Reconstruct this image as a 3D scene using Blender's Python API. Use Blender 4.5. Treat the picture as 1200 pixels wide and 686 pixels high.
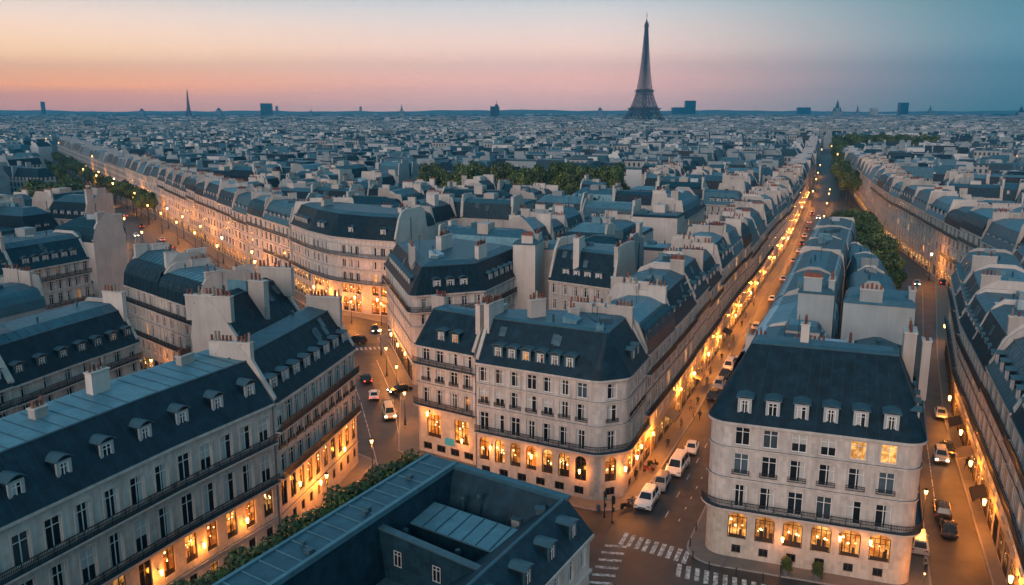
import bpy, bmesh, math, random
from math import sin, cos, pi, radians, atan2, hypot, sqrt
from mathutils import Vector, Matrix
random.seed(7)
R = random.random
def U(a, b): return a + (b - a) * R()
sc = bpy.context.scene
COL = sc.collection
for o in list(bpy.data.objects): bpy.data.objects.remove(o)

# ------------------------------------------------------------------ camera
CAMH = 50.0; PITCH = math.atan(.213)
cd = bpy.data.cameras.new('camera'); cam = bpy.data.objects.new('camera', cd); COL.objects.link(cam)
cam.location = (0, 0, CAMH); cam.rotation_euler = (pi / 2 - PITCH, 0, 0)
cd.sensor_width = 36; cd.lens = 30; cd.clip_start = .5; cd.clip_end = 60000
sc.camera = cam
# ------------------------------------------------------------------ light, sky, exposure
sc.view_settings.view_transform = 'Standard'; sc.view_settings.look = 'None'
sc.view_settings.exposure = 0.0; sc.view_settings.gamma = 1.0; sc.view_settings.use_curve_mapping = False
sc.render.engine = 'CYCLES'
cy = sc.cycles
cy.use_denoising = True
cy.max_bounces = 5; cy.diffuse_bounces = 3; cy.glossy_bounces = 2; cy.transmission_bounces = 2; cy.volume_bounces = 0
cy.caustics_reflective = False; cy.caustics_refractive = False
cy.sample_clamp_indirect = 3.0
cy.use_light_tree = True
SUN_AZ = radians(205); SUN_EL = radians(20)      # the broad afterglow comes from behind and left of the camera
SKY_FILL = 0.44
def lin(c):
    return tuple(((v / 255) / 12.92 if v / 255 <= .04045 else ((v / 255 + .055) / 1.055) ** 2.4) for v in c) + (1,)
world = bpy.data.worlds.new('World'); sc.world = world; world.use_nodes = True
nt = world.node_tree; nt.nodes.clear(); N = nt.nodes.new; L = nt.links.new
def mth(op, a, b=None, c=None, clamp=False):
    n = N('ShaderNodeMath'); n.operation = op; n.use_clamp = clamp
    for i, v in enumerate((a, b, c)):
        if v is None: continue
        if isinstance(v, (int, float)): n.inputs[i].default_value = v
        else: L(v, n.inputs[i])
    return n.outputs[0]
def mixc(f, a, b):
    n = N('ShaderNodeMix'); n.data_type = 'RGBA'
    L(f, n.inputs[0]); L(a, n.inputs[6]); L(b, n.inputs[7]); return n.outputs[2]
tc = N('ShaderNodeTexCoord'); sx = N('ShaderNodeSeparateXYZ'); L(tc.outputs['Generated'], sx.inputs[0])
el = mth('ARCSINE', sx.outputs[2]); az = mth('ARCTAN2', sx.outputs[0], sx.outputs[1])
# faint streaks of high cloud bend the height of the colour bands
mp = N('ShaderNodeMapping'); mp.inputs['Scale'].default_value = (3, 3, 60); L(tc.outputs['Generated'], mp.inputs[0])
nz = N('ShaderNodeTexNoise'); nz.inputs['Scale'].default_value = 1.5; nz.inputs['Detail'].default_value = 4; L(mp.outputs[0], nz.inputs['Vector'])
wob = mth('MULTIPLY', mth('SUBTRACT', nz.outputs[0], .5), .012)
elw = mth('ADD', el, wob)
t = mth('DIVIDE', elw, radians(8.0), clamp=True)
def ramp(stops):
    r = N('ShaderNodeValToRGB'); L(t, r.inputs[0]); e = r.color_ramp.elements
    while len(e) < len(stops): e.new(.5)
    for k, (p, c) in zip(e, stops): k.position = p; k.color = lin(c)
    return r.outputs[0]
rl = ramp([(0, (176, 124, 112)), (.10, (210, 138, 112)), (.20, (255, 164, 98)), (.42, (255, 202, 150)), (.7, (240, 210, 190)), (1, (192, 204, 208))])
rc = ramp([(0, (172, 138, 132)), (.12, (204, 154, 142)), (.26, (236, 174, 154)), (.5, (240, 200, 180)), (.78, (216, 208, 204)), (1, (184, 200, 208))])
rr = ramp([(0, (62, 92, 98)), (.2, (82, 110, 118)), (.5, (94, 128, 137)), (1, (80, 128, 140))])
am = mth('DIVIDE', mth('ADD', az, .54), 1.08)
f1 = N('ShaderNodeMapRange'); f1.interpolation_type = 'SMOOTHSTEP'; L(am, f1.inputs[0]); f1.inputs[1].default_value = 0.0; f1.inputs[2].default_value = .52
f2 = N('ShaderNodeMapRange'); f2.interpolation_type = 'SMOOTHSTEP'; L(am, f2.inputs[0]); f2.inputs[1].default_value = .54; f2.inputs[2].default_value = 1.02
low = mixc(f2.outputs[0], mixc(f1.outputs[0], rl, rc), rr)
hb = N('ShaderNodeMapRange'); L(el, hb.inputs[0]); hb.inputs[1].default_value = 0; hb.inputs[2].default_value = radians(7); hb.inputs[3].default_value = 2.9; hb.inputs[4].default_value = 1.38
lowb = N('ShaderNodeMix'); lowb.data_type = 'RGBA'; lowb.blend_type = 'MULTIPLY'; lowb.inputs[0].default_value = 1; L(low, lowb.inputs[6]); L(hb.outputs[0], lowb.inputs[7]); low = lowb.outputs[2]
ns = N('ShaderNodeTexSky'); ns.sky_type = 'NISHITA'; ns.sun_disc = False; ns.sun_elevation = radians(4); ns.sun_rotation = SUN_AZ
ns.air_density = 1.2; ns.dust_density = 1.5; ns.ozone_density = 3.0
nsm = N('ShaderNodeMix'); nsm.data_type = 'RGBA'; nsm.blend_type = 'MULTIPLY'; nsm.inputs[0].default_value = 1
L(ns.outputs[0], nsm.inputs[6]); nsm.inputs[7].default_value = (.05, .05, .05, 1)
dusk = N('ShaderNodeRGB'); dusk.outputs[0].default_value = (.36 * SKY_FILL, .82 * SKY_FILL, 1.08 * SKY_FILL, 1)
add = N('ShaderNodeMix'); add.data_type = 'RGBA'; add.blend_type = 'ADD'; add.inputs[0].default_value = 1
L(dusk.outputs[0], add.inputs[6]); L(nsm.outputs[2], add.inputs[7])
fu = N('ShaderNodeMapRange'); fu.interpolation_type = 'SMOOTHSTEP'; L(el, fu.inputs[0]); fu.inputs[1].default_value = radians(7); fu.inputs[2].default_value = radians(24)
fb = N('ShaderNodeMapRange'); fb.interpolation_type = 'SMOOTHSTEP'; L(mth('ABSOLUTE', az), fb.inputs[0]); fb.inputs[1].default_value = .9; fb.inputs[2].default_value = 1.6
fm = mth('MAXIMUM', fu.outputs[0], fb.outputs[0])
bg = N('ShaderNodeBackground'); L(mixc(fm, low, add.outputs[2]), bg.inputs[0]); bg.inputs[1].default_value = 1.0
wo = N('ShaderNodeOutputWorld'); L(bg.outputs[0], wo.inputs[0])
world.cycles.sampling_method = 'MANUAL'; world.cycles.sample_map_resolution = 512

sd = bpy.data.lights.new('sun', 'SUN'); sd.energy = 1.75; sd.angle = radians(34); sd.color = (1, .72, .60)
sun = bpy.data.objects.new('sun', sd); COL.objects.link(sun)
sv = Vector((sin(SUN_AZ) * cos(SUN_EL), cos(SUN_AZ) * cos(SUN_EL), sin(SUN_EL)))
sun.rotation_euler = sv.to_track_quat('Z', 'Y').to_euler()

# ------------------------------------------------------------------ materials
M = {}
def mat(name, col, rough=.8, var=0, scale=1.0, streak=0, metal=0, bump=0, bscale=8, rows=0, objvar=0, col2=None, spec=.5, brick=None):
    m = bpy.data.materials.new(name); m.use_nodes = True; M[name] = m
    t = m.node_tree; p = t.nodes['Principled BSDF']; n = t.nodes.new; l = t.links.new
    p.inputs['Roughness'].default_value = rough; p.inputs['Metallic'].default_value = metal
    p.inputs['Specular IOR Level'].default_value = spec
    p.inputs['Base Color'].default_value = (*col, 1)
    if not (var or streak or bump or rows or objvar or brick): return m
    tc = n('ShaderNodeTexCoord')
    cur = n('ShaderNodeRGB').outputs[0]; cur.default_value = (*col, 1)
    def mul(cur, fac, lo, hi):
        mr = n('ShaderNodeMapRange'); l(fac, mr.inputs[0]); mr.inputs[1].default_value = .3; mr.inputs[2].default_value = .7
        mr.inputs[3].default_value = lo; mr.inputs[4].default_value = hi
        x = n('ShaderNodeMix'); x.data_type = 'RGBA'; x.blend_type = 'MULTIPLY'; x.inputs[0].default_value = 1
        l(cur, x.inputs[6]); l(mr.outputs[0], x.inputs[7]); return x.outputs[2]
    def noise(sc3, detail=4):
        mp = n('ShaderNodeMapping'); mp.inputs['Scale'].default_value = sc3; l(tc.outputs['Object'], mp.inputs[0])
        z = n('ShaderNodeTexNoise'); z.inputs['Scale'].default_value = 1; z.inputs['Detail'].default_value = detail; l(mp.outputs[0], z.inputs['Vector']); return z.outputs[0]
    if col2:
        x = n('ShaderNodeMix'); x.data_type = 'RGBA'; mr = n('ShaderNodeMapRange'); l(noise((scale * .6,) * 3), mr.inputs[0]); mr.inputs[1].default_value = .38; mr.inputs[2].default_value = .62
        l(mr.outputs[0], x.inputs[0]); l(cur, x.inputs[6]); x.inputs[7].default_value = (*col2, 1); cur = x.outputs[2]
    if var: cur = mul(cur, noise((scale,) * 3, 6), 1 - var, 1 + var)
    if streak: cur = mul(cur, noise((2.2, 2.2, .16), 5), 1 - streak, 1 + streak * .4)
    if objvar:
        oi = n('ShaderNodeObjectInfo'); cur = mul(cur, oi.outputs['Random'], 1 - objvar, 1 + objvar)
    hgt = None
    if rows:
        sx = n('ShaderNodeSeparateXYZ'); l(tc.outputs['Object'], sx.inputs[0])
        mm = n('ShaderNodeMath'); mm.operation = 'FRACT'; m2 = n('ShaderNodeMath'); m2.operation = 'MULTIPLY'; l(sx.outputs[2], m2.inputs[0]); m2.inputs[1].default_value = 1 / rows; l(m2.outputs[0], mm.inputs[0])
        hgt = mm.outputs[0]
        st = n('ShaderNodeMath'); st.operation = 'GREATER_THAN'; l(hgt, st.inputs[0]); st.inputs[1].default_value = .1
        # each row of slates or stones is a little different
        fl = n('ShaderNodeMath'); fl.operation = 'FLOOR'; l(m2.outputs[0], fl.inputs[0])
        cx = n('ShaderNodeCombineXYZ'); l(fl.outputs[0], cx.inputs[2])
        va = n('ShaderNodeVectorMath'); va.operation = 'SCALE'; l(tc.outputs['Object'], va.inputs[0]); va.inputs['Scale'].default_value = 1.6
        wn = n('ShaderNodeMapping'); wn.inputs['Scale'].default_value = (1, 1, 0); l(va.outputs[0], wn.inputs[0])
        ad = n('ShaderNodeVectorMath'); ad.operation = 'ADD'; l(wn.outputs[0], ad.inputs[0]); sc7 = n('ShaderNodeVectorMath'); sc7.operation = 'SCALE'; l(cx.outputs[0], sc7.inputs[0]); sc7.inputs['Scale'].default_value = 7.3; l(sc7.outputs[0], ad.inputs[1])
        z = n('ShaderNodeTexNoise'); z.inputs['Scale'].default_value = 1; z.inputs['Detail'].default_value = 2; l(ad.outputs[0], z.inputs['Vector'])
        cur = mul(cur, z.outputs[0], .86, 1.14)
    l(cur, p.inputs['Base Color'])
    if bump or rows:
        b = n('ShaderNodeBump'); b.inputs['Strength'].default_value = bump or .4; b.inputs['Distance'].default_value = .03
        l(hgt if hgt is not None else noise((bscale,) * 3, 6), b.inputs['Height']); l(b.outputs[0], p.inputs['Normal'])
    rv = n('ShaderNodeMapRange'); l(noise((scale * 1.7,) * 3), rv.inputs[0]); rv.inputs[3].default_value = max(.05, rough - .12); rv.inputs[4].default_value = min(1, rough + .12)
    l(rv.outputs[0], p.inputs['Roughness'])
    return m
mat('stone', (.55, .49, .45), .85, .13, .35, .20, rows=.62, bump=.25, objvar=.10)
mat('stone_base', (.50, .43, .37), .85, .12, .5, .12, rows=.55, bump=.5, objvar=.06)
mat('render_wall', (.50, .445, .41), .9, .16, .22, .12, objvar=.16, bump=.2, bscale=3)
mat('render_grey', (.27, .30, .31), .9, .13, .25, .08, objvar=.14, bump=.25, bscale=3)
mat('trim', (.52, .47, .43), .8, .14, .8, .18)
mat('slate', (.0055, .0215, .035), .5, .42, .8, .2, rows=.3, bump=.6, objvar=.16, spec=.25)
mat('slate_teal', (.007, .042, .064), .5, .3, .8, .2, rows=.3, bump=.4, objvar=.14, spec=.25)
mat('slate_seam', (.018, .046, .066), .5, .3, 1.5, spec=.25)
mat('slate_blue', (.010, .036, .056), .5, .34, .8, .2, rows=.3, bump=.5, spec=.25)
mat('zinc', (.034, .105, .145), .5, .16, .7, .14, metal=.25, objvar=.14, bump=.12, bscale=1.2)
mat('zinc_pale', (.085, .20, .255), .5, .16, .7, .14, metal=.2, objvar=.12, bump=.12, bscale=1.2)
mat('zinc_dark', (.02, .065, .09), .5, .18, .9, .1, metal=.2, objvar=.12, bump=.1, bscale=2)
mat('zinc_white', (.36, .44, .49), .45, .22, 1.1, .2, metal=.15, objvar=.1, bump=.12, bscale=1.5)
mat('lead', (.05, .105, .135), .5, .15, 1.2, .1, metal=.2)
mat('terracotta', (.20, .065, .04), .85, .25, 3, 0, objvar=.3)
mat('pot_pale', (.30, .23, .18), .85, .25, 3, 0, objvar=.3)
mat('iron', (.013, .017, .022), .5, .1, 3)
mat('white_paint', (.72, .71, .69), .5, .06, 2)
mat('grey_paint', (.36, .38, .39), .55, .08, 2)
mat('curtain', (.46, .45, .43), .9, .12, 4)
mat('dark_wood', (.035, .022, .014), .5, .2, 3)
mat('asphalt', (.030, .028, .028), .55, .22, .35, 0, bump=.3, bscale=14, col2=(.052, .048, .046))
mat('paving', (.15, .135, .12), .75, .14, .6, 0, bump=.3, bscale=6)
mat('kerb_stone', (.27, .25, .235), .8, .12, 1.5)
mat('road_paint', (.70, .68, .64), .7, .25, 4, 0, col2=(.22, .21, .20))
mat('ground', (.075, .08, .085), .9, .25, .05)
mat('bark', (.06, .045, .035), .9, .2, 4)
mat('leaf_dark', (.024, .045, .012), .6, .25, 1.5, objvar=.2)
mat('leaf_mid', (.075, .105, .020), .6, .25, 1.5, objvar=.2)
mat('leaf_light', (.16, .18, .035), .6, .25, 1.5, objvar=.2)
mat('rubber', (.012, .012, .013), .8)
mat('alloy', (.35, .36, .37), .35, metal=.8)
mat('car_white', (.70, .70, .68), .28, .04, 2)
mat('car_silver', (.34, .35, .36), .3, .04, 2, metal=.5)
mat('car_black', (.016, .018, .021), .25, .04, 2)
mat('car_cream', (.60, .52, .38), .3, .04, 2)
mat('car_glass', (.012, .016, .02), .08)
mat('skin', (.42, .26, .19), .6)
mat('cloth_dark', (.018, .02, .026), .9, .2, 8)
mat('cloth_grey', (.12, .12, .13), .9, .2, 8)
mat('cloth_tan', (.26, .18, .11), .9, .2, 8)
mat('hair', (.02, .014, .01), .7)
mat('tower_iron', (.085, .055, .048), .7, .15, .05)
mat('red_cloth', (.16, .022, .02), .8, .2, 4)
g = mat('glass', (.010, .015, .020), .12, .3, .8, objvar=.3, spec=.22)
mat('glass_blue', (.05, .08, .10), .12, .3, .8, objvar=.3)
def emis(name, col, st, vary=0, scale=1.6, dark=(.10, .03, .008)):
    m = bpy.data.materials.new(name); m.use_nodes = True; M[name] = m
    t = m.node_tree; p = t.nodes['Principled BSDF']; n = t.nodes.new; l = t.links.new
    p.inputs['Base Color'].default_value = (col[0] * .3, col[1] * .3, col[2] * .3, 1); p.inputs['Roughness'].default_value = .35
    p.inputs['Emission Color'].default_value = (*col, 1); p.inputs['Emission Strength'].default_value = st
    if vary:
        # what one sees of a lit room through its window: bright lamps, shelves, dim corners
        tc = n('ShaderNodeTexCoord'); oi = n('ShaderNodeObjectInfo')
        ad = n('ShaderNodeVectorMath'); ad.operation = 'ADD'; l(tc.outputs['Object'], ad.inputs[0])
        sc = n('ShaderNodeVectorMath'); sc.operation = 'SCALE'; sc.inputs['Scale'].default_value = 1; l(oi.outputs['Location'], sc.inputs[0]); l(sc.outputs[0], ad.inputs[1])
        z = n('ShaderNodeTexNoise'); z.inputs['Scale'].default_value = scale; z.inputs['Detail'].default_value = 3; z.inputs['Roughness'].default_value = .65; l(ad.outputs[0], z.inputs['Vector'])
        r = n('ShaderNodeValToRGB'); l(z.outputs[0], r.inputs[0]); e = r.color_ramp.elements
        e[0].position = .38; e[0].color = (*dark, 1); e[1].position = .64; e[1].color = (1.25, .62, .17, 1)
        if vary == 2:
            mr = n('ShaderNodeMapRange'); l(oi.outputs['Random'], mr.inputs[0]); mr.inputs[3].default_value = st * .35; mr.inputs[4].default_value = st * 1.25; l(mr.outputs[0], p.inputs['Emission Strength'])
        k = e.new(.49); k.color = (col[0] * .5, col[1] * .5, col[2] * .5, 1)
        l(r.outputs[0], p.inputs['Emission Color'])
    return m
emis('lit_room', (1, .45, .09), 1.1, 2, 1.3, (.30, .10, .02))
emis('lit_shop', (1, .38, .06), 1.0, 2, 1.0, (.16, .045, .007))
emis('lit_far', (1, .55, .2), 2.5)
emis('lit_dim', (.9, .36, .07), .5, 1, 1.2, (.02, .008, .003))
emis('lamp_glow', (1, .52, .15), 9)
emis('bulb', (1, .66, .28), 5)
emis('lamp_white', (1, .76, .46), 9)
emis('head_glow', (1, .88, .66), 14)
emis('tail_glow', (1, .05, .02), 7)
emis('sign_teal', (.06, .34, .34), .5)

# ------------------------------------------------------------------ helpers
class MB:
    def __init__(s): s.v = []; s.f = []; s.m = []
    def poly(s, pts, mi=0):
        n = len(s.v); s.v += [tuple(p) for p in pts]; s.f.append(tuple(range(n, n + len(pts)))); s.m.append(mi)
    def obox(s, o, a, b, c, mi=0, bottom=True):
        o, a, b, c = Vector(o), Vector(a), Vector(b), Vector(c)
        p = [o, o + a, o + a + b, o + b]; q = [x + c for x in p]
        s.hexa(p, q, mi)
    def hexa(s, p, q, mi=0, mt=None):
        n = len(s.v); s.v += [tuple(x) for x in p] + [tuple(x) for x in q]
        for f in ((3, 2, 1, 0), (4, 5, 6, 7), (0, 1, 5, 4), (1, 2, 6, 5), (2, 3, 7, 6), (3, 0, 4, 7)):
            s.f.append(tuple(n + i for i in f)); s.m.append(mi if mt is None or f[0] != 4 else mt)
    def box(s, cx, cy, z0, z1, lx, ly, rot=0, mi=0):
        a = Vector((cos(rot), sin(rot), 0)) * lx; b = Vector((-sin(rot), cos(rot), 0)) * ly
        s.obox(Vector((cx, cy, z0)) - a / 2 - b / 2, a, b, (0, 0, z1 - z0), mi)
    def prism(s, poly, z0, z1, mi=0, top=True, mt=None):
        n = len(poly)
        for i in range(n):
            a, b = poly[i], poly[(i + 1) % n]
            s.poly([(a[0], a[1], z0), (b[0], b[1], z0), (b[0], b[1], z1), (a[0], a[1], z1)], mi)
        if top:
            s.poly([(p[0], p[1], z1) for p in poly], mi if mt is None else mt)
            s.poly([(p[0], p[1], z0) for p in reversed(poly)], mi)
    def tube(s, p, q, r, r2=None, n=8, mi=0, caps=True):
        p, q = Vector(p), Vector(q); d = (q - p).normalized(); r2 = r if r2 is None else r2
        u = d.orthogonal().normalized(); w = d.cross(u); k = len(s.v)
        for c, rad in ((p, r), (q, r2)):
            for i in range(n):
                a = 2 * pi * i / n; s.v.append(tuple(c + (u * cos(a) + w * sin(a)) * rad))
        for i in range(n):
            j = (i + 1) % n; s.f.append((k + i, k + j, k + n + j, k + n + i)); s.m.append(mi)
        if caps:
            s.f.append(tuple(range(k + n - 1, k - 1, -1))); s.m.append(mi); s.f.append(tuple(range(k + n, k + 2 * n))); s.m.append(mi)
    def ball(s, c, r, n=10, mi=0, sz=1):
        k = len(s.v); h = n // 2
        for j in range(h + 1):
            th = pi * j / h
            for i in range(n):
                a = 2 * pi * i / n; s.v.append((c[0] + r * sin(th) * cos(a), c[1] + r * sin(th) * sin(a), c[2] + r * sz * cos(th)))
        for j in range(h):
            for i in range(n):
                i2 = (i + 1) % n; s.f.append((k + j * n + i, k + (j + 1) * n + i, k + (j + 1) * n + i2, k + j * n + i2)); s.m.append(mi)
    def mesh(s, name, mats):
        me = bpy.data.meshes.new(name); me.from_pydata(s.v, [], s.f)
        for m in mats: me.materials.append(M[m])
        me.polygons.foreach_set('material_index', s.m); me.update(); return me
    def build(s, name, mats, parent=None, base=(0, 0, 0), smooth=False):
        if base != (0, 0, 0): s.v = [(x - base[0], y - base[1], z - base[2]) for x, y, z in s.v]
        me = s.mesh(name, mats if isinstance(mats, (list, tuple)) else [mats])
        if smooth: me.shade_smooth()
        return link(name, me, parent)
def link(name, me, parent=None, loc=(0, 0, 0), rz=0):
    o = bpy.data.objects.new(name, me); COL.objects.link(o)
    if parent: o.parent = parent
    o.location = loc; o.rotation_euler = (0, 0, rz); return o
def tag(o, label=None, cat=None, group=None, kind=None):
    if label: o['label'] = label
    if cat: o['category'] = cat
    if group: o['group'] = group
    if kind: o['kind'] = kind
    return o
def thing(name, label, cat, loc=(0, 0, 0), rz=0, group=None):
    return tag(link(name, None, None, loc, rz), label, cat, group)
def struct(name, mb, m):
    return tag(mb.build(name, m), kind='structure')
def copy_tree(o, parent=None):
    c = o.copy(); COL.objects.link(c)
    if parent: c.parent = parent
    for ch in o.children: copy_tree(ch, c)
    return c
def offset(poly, d):
    n = len(poly); out = []
    for i in range(n):
        p0, p1, p2 = poly[i - 1], poly[i], poly[(i + 1) % n]
        e1 = (p1[0] - p0[0], p1[1] - p0[1]); e2 = (p2[0] - p1[0], p2[1] - p1[1])
        l1, l2 = hypot(*e1), hypot(*e2); n1 = (-e1[1] / l1, e1[0] / l1); n2 = (-e2[1] / l2, e2[0] / l2)
        d1, d2 = d[i - 1], d[i]; det = n1[0] * n2[1] - n1[1] * n2[0]
        if abs(det) < .02: out.append((p1[0] + (n1[0] + n2[0]) / 2 * (d1 + d2) / 2, p1[1] + (n1[1] + n2[1]) / 2 * (d1 + d2) / 2))
        else:
            x = (d1 * n2[1] - d2 * n1[1]) / det; y = (n1[0] * d2 - n2[0] * d1) / det
            m = hypot(x, y); lim = 2.5 * max(abs(d1), abs(d2), .01)
            if m > lim: x *= lim / m; y *= lim / m
            out.append((p1[0] + x, p1[1] + y))
    return out
def arc(c, r, a0, a1, n):
    return [(c[0] + r * cos(radians(a0 + (a1 - a0) * i / n)), c[1] + r * sin(radians(a0 + (a1 - a0) * i / n))) for i in range(n + 1)]
def inpoly(x, y, poly):
    c = False; n = len(poly)
    for i in range(n):
        a, b = poly[i], poly[i - 1]
        if (a[1] > y) != (b[1] > y) and x < (b[0] - a[0]) * (y - a[1]) / (b[1] - a[1]) + a[0]: c = not c
    return c
def pix(x, y, z):
    dep = y * cos(PITCH) + (CAMH - z) * sin(PITCH)
    if dep < 1: return (-9999, 9999)
    return (600 + 1000 * x / dep, 343 + 1000 * ((CAMH - z) * cos(PITCH) - y * sin(PITCH)) / dep)
def seam(mb, a, b, c, d, sp, mi, h=.06, w=.05):
    a, b, c, d = map(Vector, (a, b, c, d)); k = int((b - a).length / sp)
    nrm = (b - a).cross(d - a)
    if nrm.length < 1e-6: return
    nrm = nrm.normalized() * h
    if nrm.z < 0: nrm = -nrm
    for i in range(1, k):
        t = i / k; p = a.lerp(b, t); q = d.lerp(c, t); u = (b - a).normalized() * w
        mb.hexa([p - u / 2, p + u / 2, q + u / 2, q - u / 2], [p - u / 2 + nrm, p + u / 2 + nrm, q + u / 2 + nrm, q - u / 2 + nrm], mi)

# ---- windows: shared meshes
WC = {}
def outline(w, h, ar, ins=0):
    w2 = w / 2 - ins
    if not ar: return [(-w2, ins), (w2, ins), (w2, h - ins), (-w2, h - ins)]
    rise = (h - ins) - (h - ar); n = 8
    return [(-w2, ins), (w2, ins)] + [(w2 * cos(pi * i / n), h - ar + rise * sin(pi * i / n)) for i in range(n + 1)]
def frame_mesh(w, h, ar, fm):
    k = ('f', w, h, ar, fm)
    if k in WC: return WC[k]
    mb = MB(); t = .085; o = outline(w, h, ar); i_ = outline(w, h, ar, t); n = len(o)
    for a in range(n):
        b = (a + 1) % n
        mb.poly([(o[a][0], -.06, o[a][1]), (o[b][0], -.06, o[b][1]), (i_[b][0], -.06, i_[b][1]), (i_[a][0], -.06, i_[a][1])])
        mb.poly([(i_[a][0], -.06, i_[a][1]), (i_[b][0], -.06, i_[b][1]), (i_[b][0], .02, i_[b][1]), (i_[a][0], .02, i_[a][1])])
    mb.obox((-.045, -.065, t), (.09, 0, 0), (0, .06, 0), (0, 0, h - 2 * t))
    zt = h - ar if ar else h * .72
    mb.obox((-w / 2 + t, -.06, zt), (w / 2 - t - .05, 0, 0), (0, .05, 0), (0, 0, .06))
    mb.obox((.05, -.06, zt), (w / 2 - t - .05, 0, 0), (0, .05, 0), (0, 0, .06))
    if w > 1.9:
        for s in (-1, 1): mb.obox((s * w / 4 - .03, -.058, t), (.06, 0, 0), (0, .05, 0), (0, 0, (h - ar if ar else h) - t - .03))
    WC[k] = mb.mesh('window_frame', [fm]); return WC[k]
def interior(mb, w, h, ar, m_bulb, m_dark, rng):
    """what stands in a lit shop window: a counter, shelves and figures against the light, and bulbs"""
    e = w / 2 - .12; top = h - (ar or 0) - .1
    ch = rng.uniform(.12, .34) * h
    if rng.random() < .8: mb.poly([(x, -.012, z) for x, z in ((-e, .09), (e, .09), (e, ch * rng.uniform(.7, 1)), (-e, ch))], m_dark)
    for _ in range(rng.randint(1, 4)):
        x = rng.uniform(-e, e - .25); ww = rng.uniform(.14, .34); z1 = min(top, ch + rng.uniform(.2, .42) * h); x1 = min(e, x + ww)
        mb.poly([(x, -.014, .1), (x1, -.014, .1), (x1, -.014, z1 - .08), ((x + x1) / 2, -.014, z1), (x, -.014, z1 - .1)], m_dark)
    if rng.random() < .5:
        z = rng.uniform(.55, .8) * h
        if z < top: mb.poly([(-e, -.013, z), (e, -.013, z), (e, -.013, z + .07), (-e, -.013, z + .07)], m_dark)
    for _ in range(rng.randint(2, 5)):
        r = rng.uniform(.06, .15); x, z = rng.uniform(-e + r, e - r), rng.uniform(.5, .92) * top
        mb.poly([(x + r * cos(a), -.02, z + r * sin(a)) for a in [pi * i / 4 for i in range(8)]], m_bulb)
def pane_mesh(w, h, ar, kind):
    k = ('p', w, h, ar, kind, random.randint(0, 7) if kind in ('lit_shop', 'lit_dim') else 0)
    if k in WC: return WC[k]
    mb = MB(); y = .0
    def strip(x0, x1, z0, z1, m, yy=0): mb.poly([(x0, yy, z0), (x1, yy, z0), (x1, yy, z1), (x0, yy, z1)], m)
    if kind in ('curtain', 'half', 'blind', 'open') and not ar:
        e = w / 2 - .06; z0, z1 = .06, h - .06
        if kind == 'curtain':
            a = -e + w * .2; b = e - w * .2
            strip(-e, a, z0, z1, 1); strip(a, b, z0, z1, 0); strip(b, e, z0, z1, 1)
        elif kind == 'half': strip(-e, 0, z0, z1, 1); strip(0, e, z0, z1, 0)
        elif kind == 'open': strip(-e, e * .3, z0, z1, 0); strip(e * .3, e, z0, z1, 1)
        else: strip(-e, e, z0, h * .45, 0); strip(-e, e, h * .45, z1, 1)
        ms = ['glass', 'curtain']
    else:
        mb.poly([(x, y, z) for x, z in outline(w, h, ar, .05)])
        ms = [{'dark': 'glass', 'sky': 'glass_blue'}.get(kind, kind if kind in M else 'glass')]
        if kind in ('lit_shop', 'lit_dim') and h > 1.8: interior(mb, w, h, ar, 1, 2, random.Random(len(WC))); ms += ['bulb', 'dark_wood']
    WC[k] = mb.mesh('pane', ms); return WC[k]
def simple_mesh(w, h, ar, kind):
    k = ('s', w, h, ar, kind, random.randint(0, 5) if kind in ('lit_shop', 'lit_dim') else 0)
    if k in WC: return WC[k]
    mb = MB(); o = outline(w, h, ar); i_ = outline(w, h, ar, .07); n = len(o)
    fm = {'lit_shop': 'dark_wood'}.get(kind, 'white_paint')
    for a in range(n):
        b = (a + 1) % n
        mb.poly([(o[a][0], -.05, o[a][1]), (o[b][0], -.05, o[b][1]), (i_[b][0], -.05, i_[b][1]), (i_[a][0], -.05, i_[a][1])], 1)
    mb.obox((-.05, -.05, .1), (.1, 0, 0), (0, .04, 0), (0, 0, h - .2), 1)
    gm = {'dark': 'glass', 'sky': 'glass_blue', 'half': 'glass', 'blind': 'glass', 'curtain': 'glass', 'open': 'glass'}.get(kind, kind)
    if kind in ('half', 'blind', 'curtain') and not ar:
        mb.poly([(x, 0, z) for x, z in ((-w / 2 + .1, .1), (0, .1), (0, h - .1), (-w / 2 + .1, h - .1))], 2)
        mb.poly([(x, 0, z) for x, z in ((0, .1), (w / 2 - .1, .1), (w / 2 - .1, h - .1), (0, h - .1))], 0)
    else: mb.poly([(x, 0, z) for x, z in i_], 0)
    if kind in ('lit_shop', 'lit_dim') and h > 1.8: interior(mb, w, h, ar, 3, 4, random.Random(len(WC)))
    WC[k] = mb.mesh('window', [gm, fm, 'curtain', 'bulb', 'dark_wood']); return WC[k]
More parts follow.
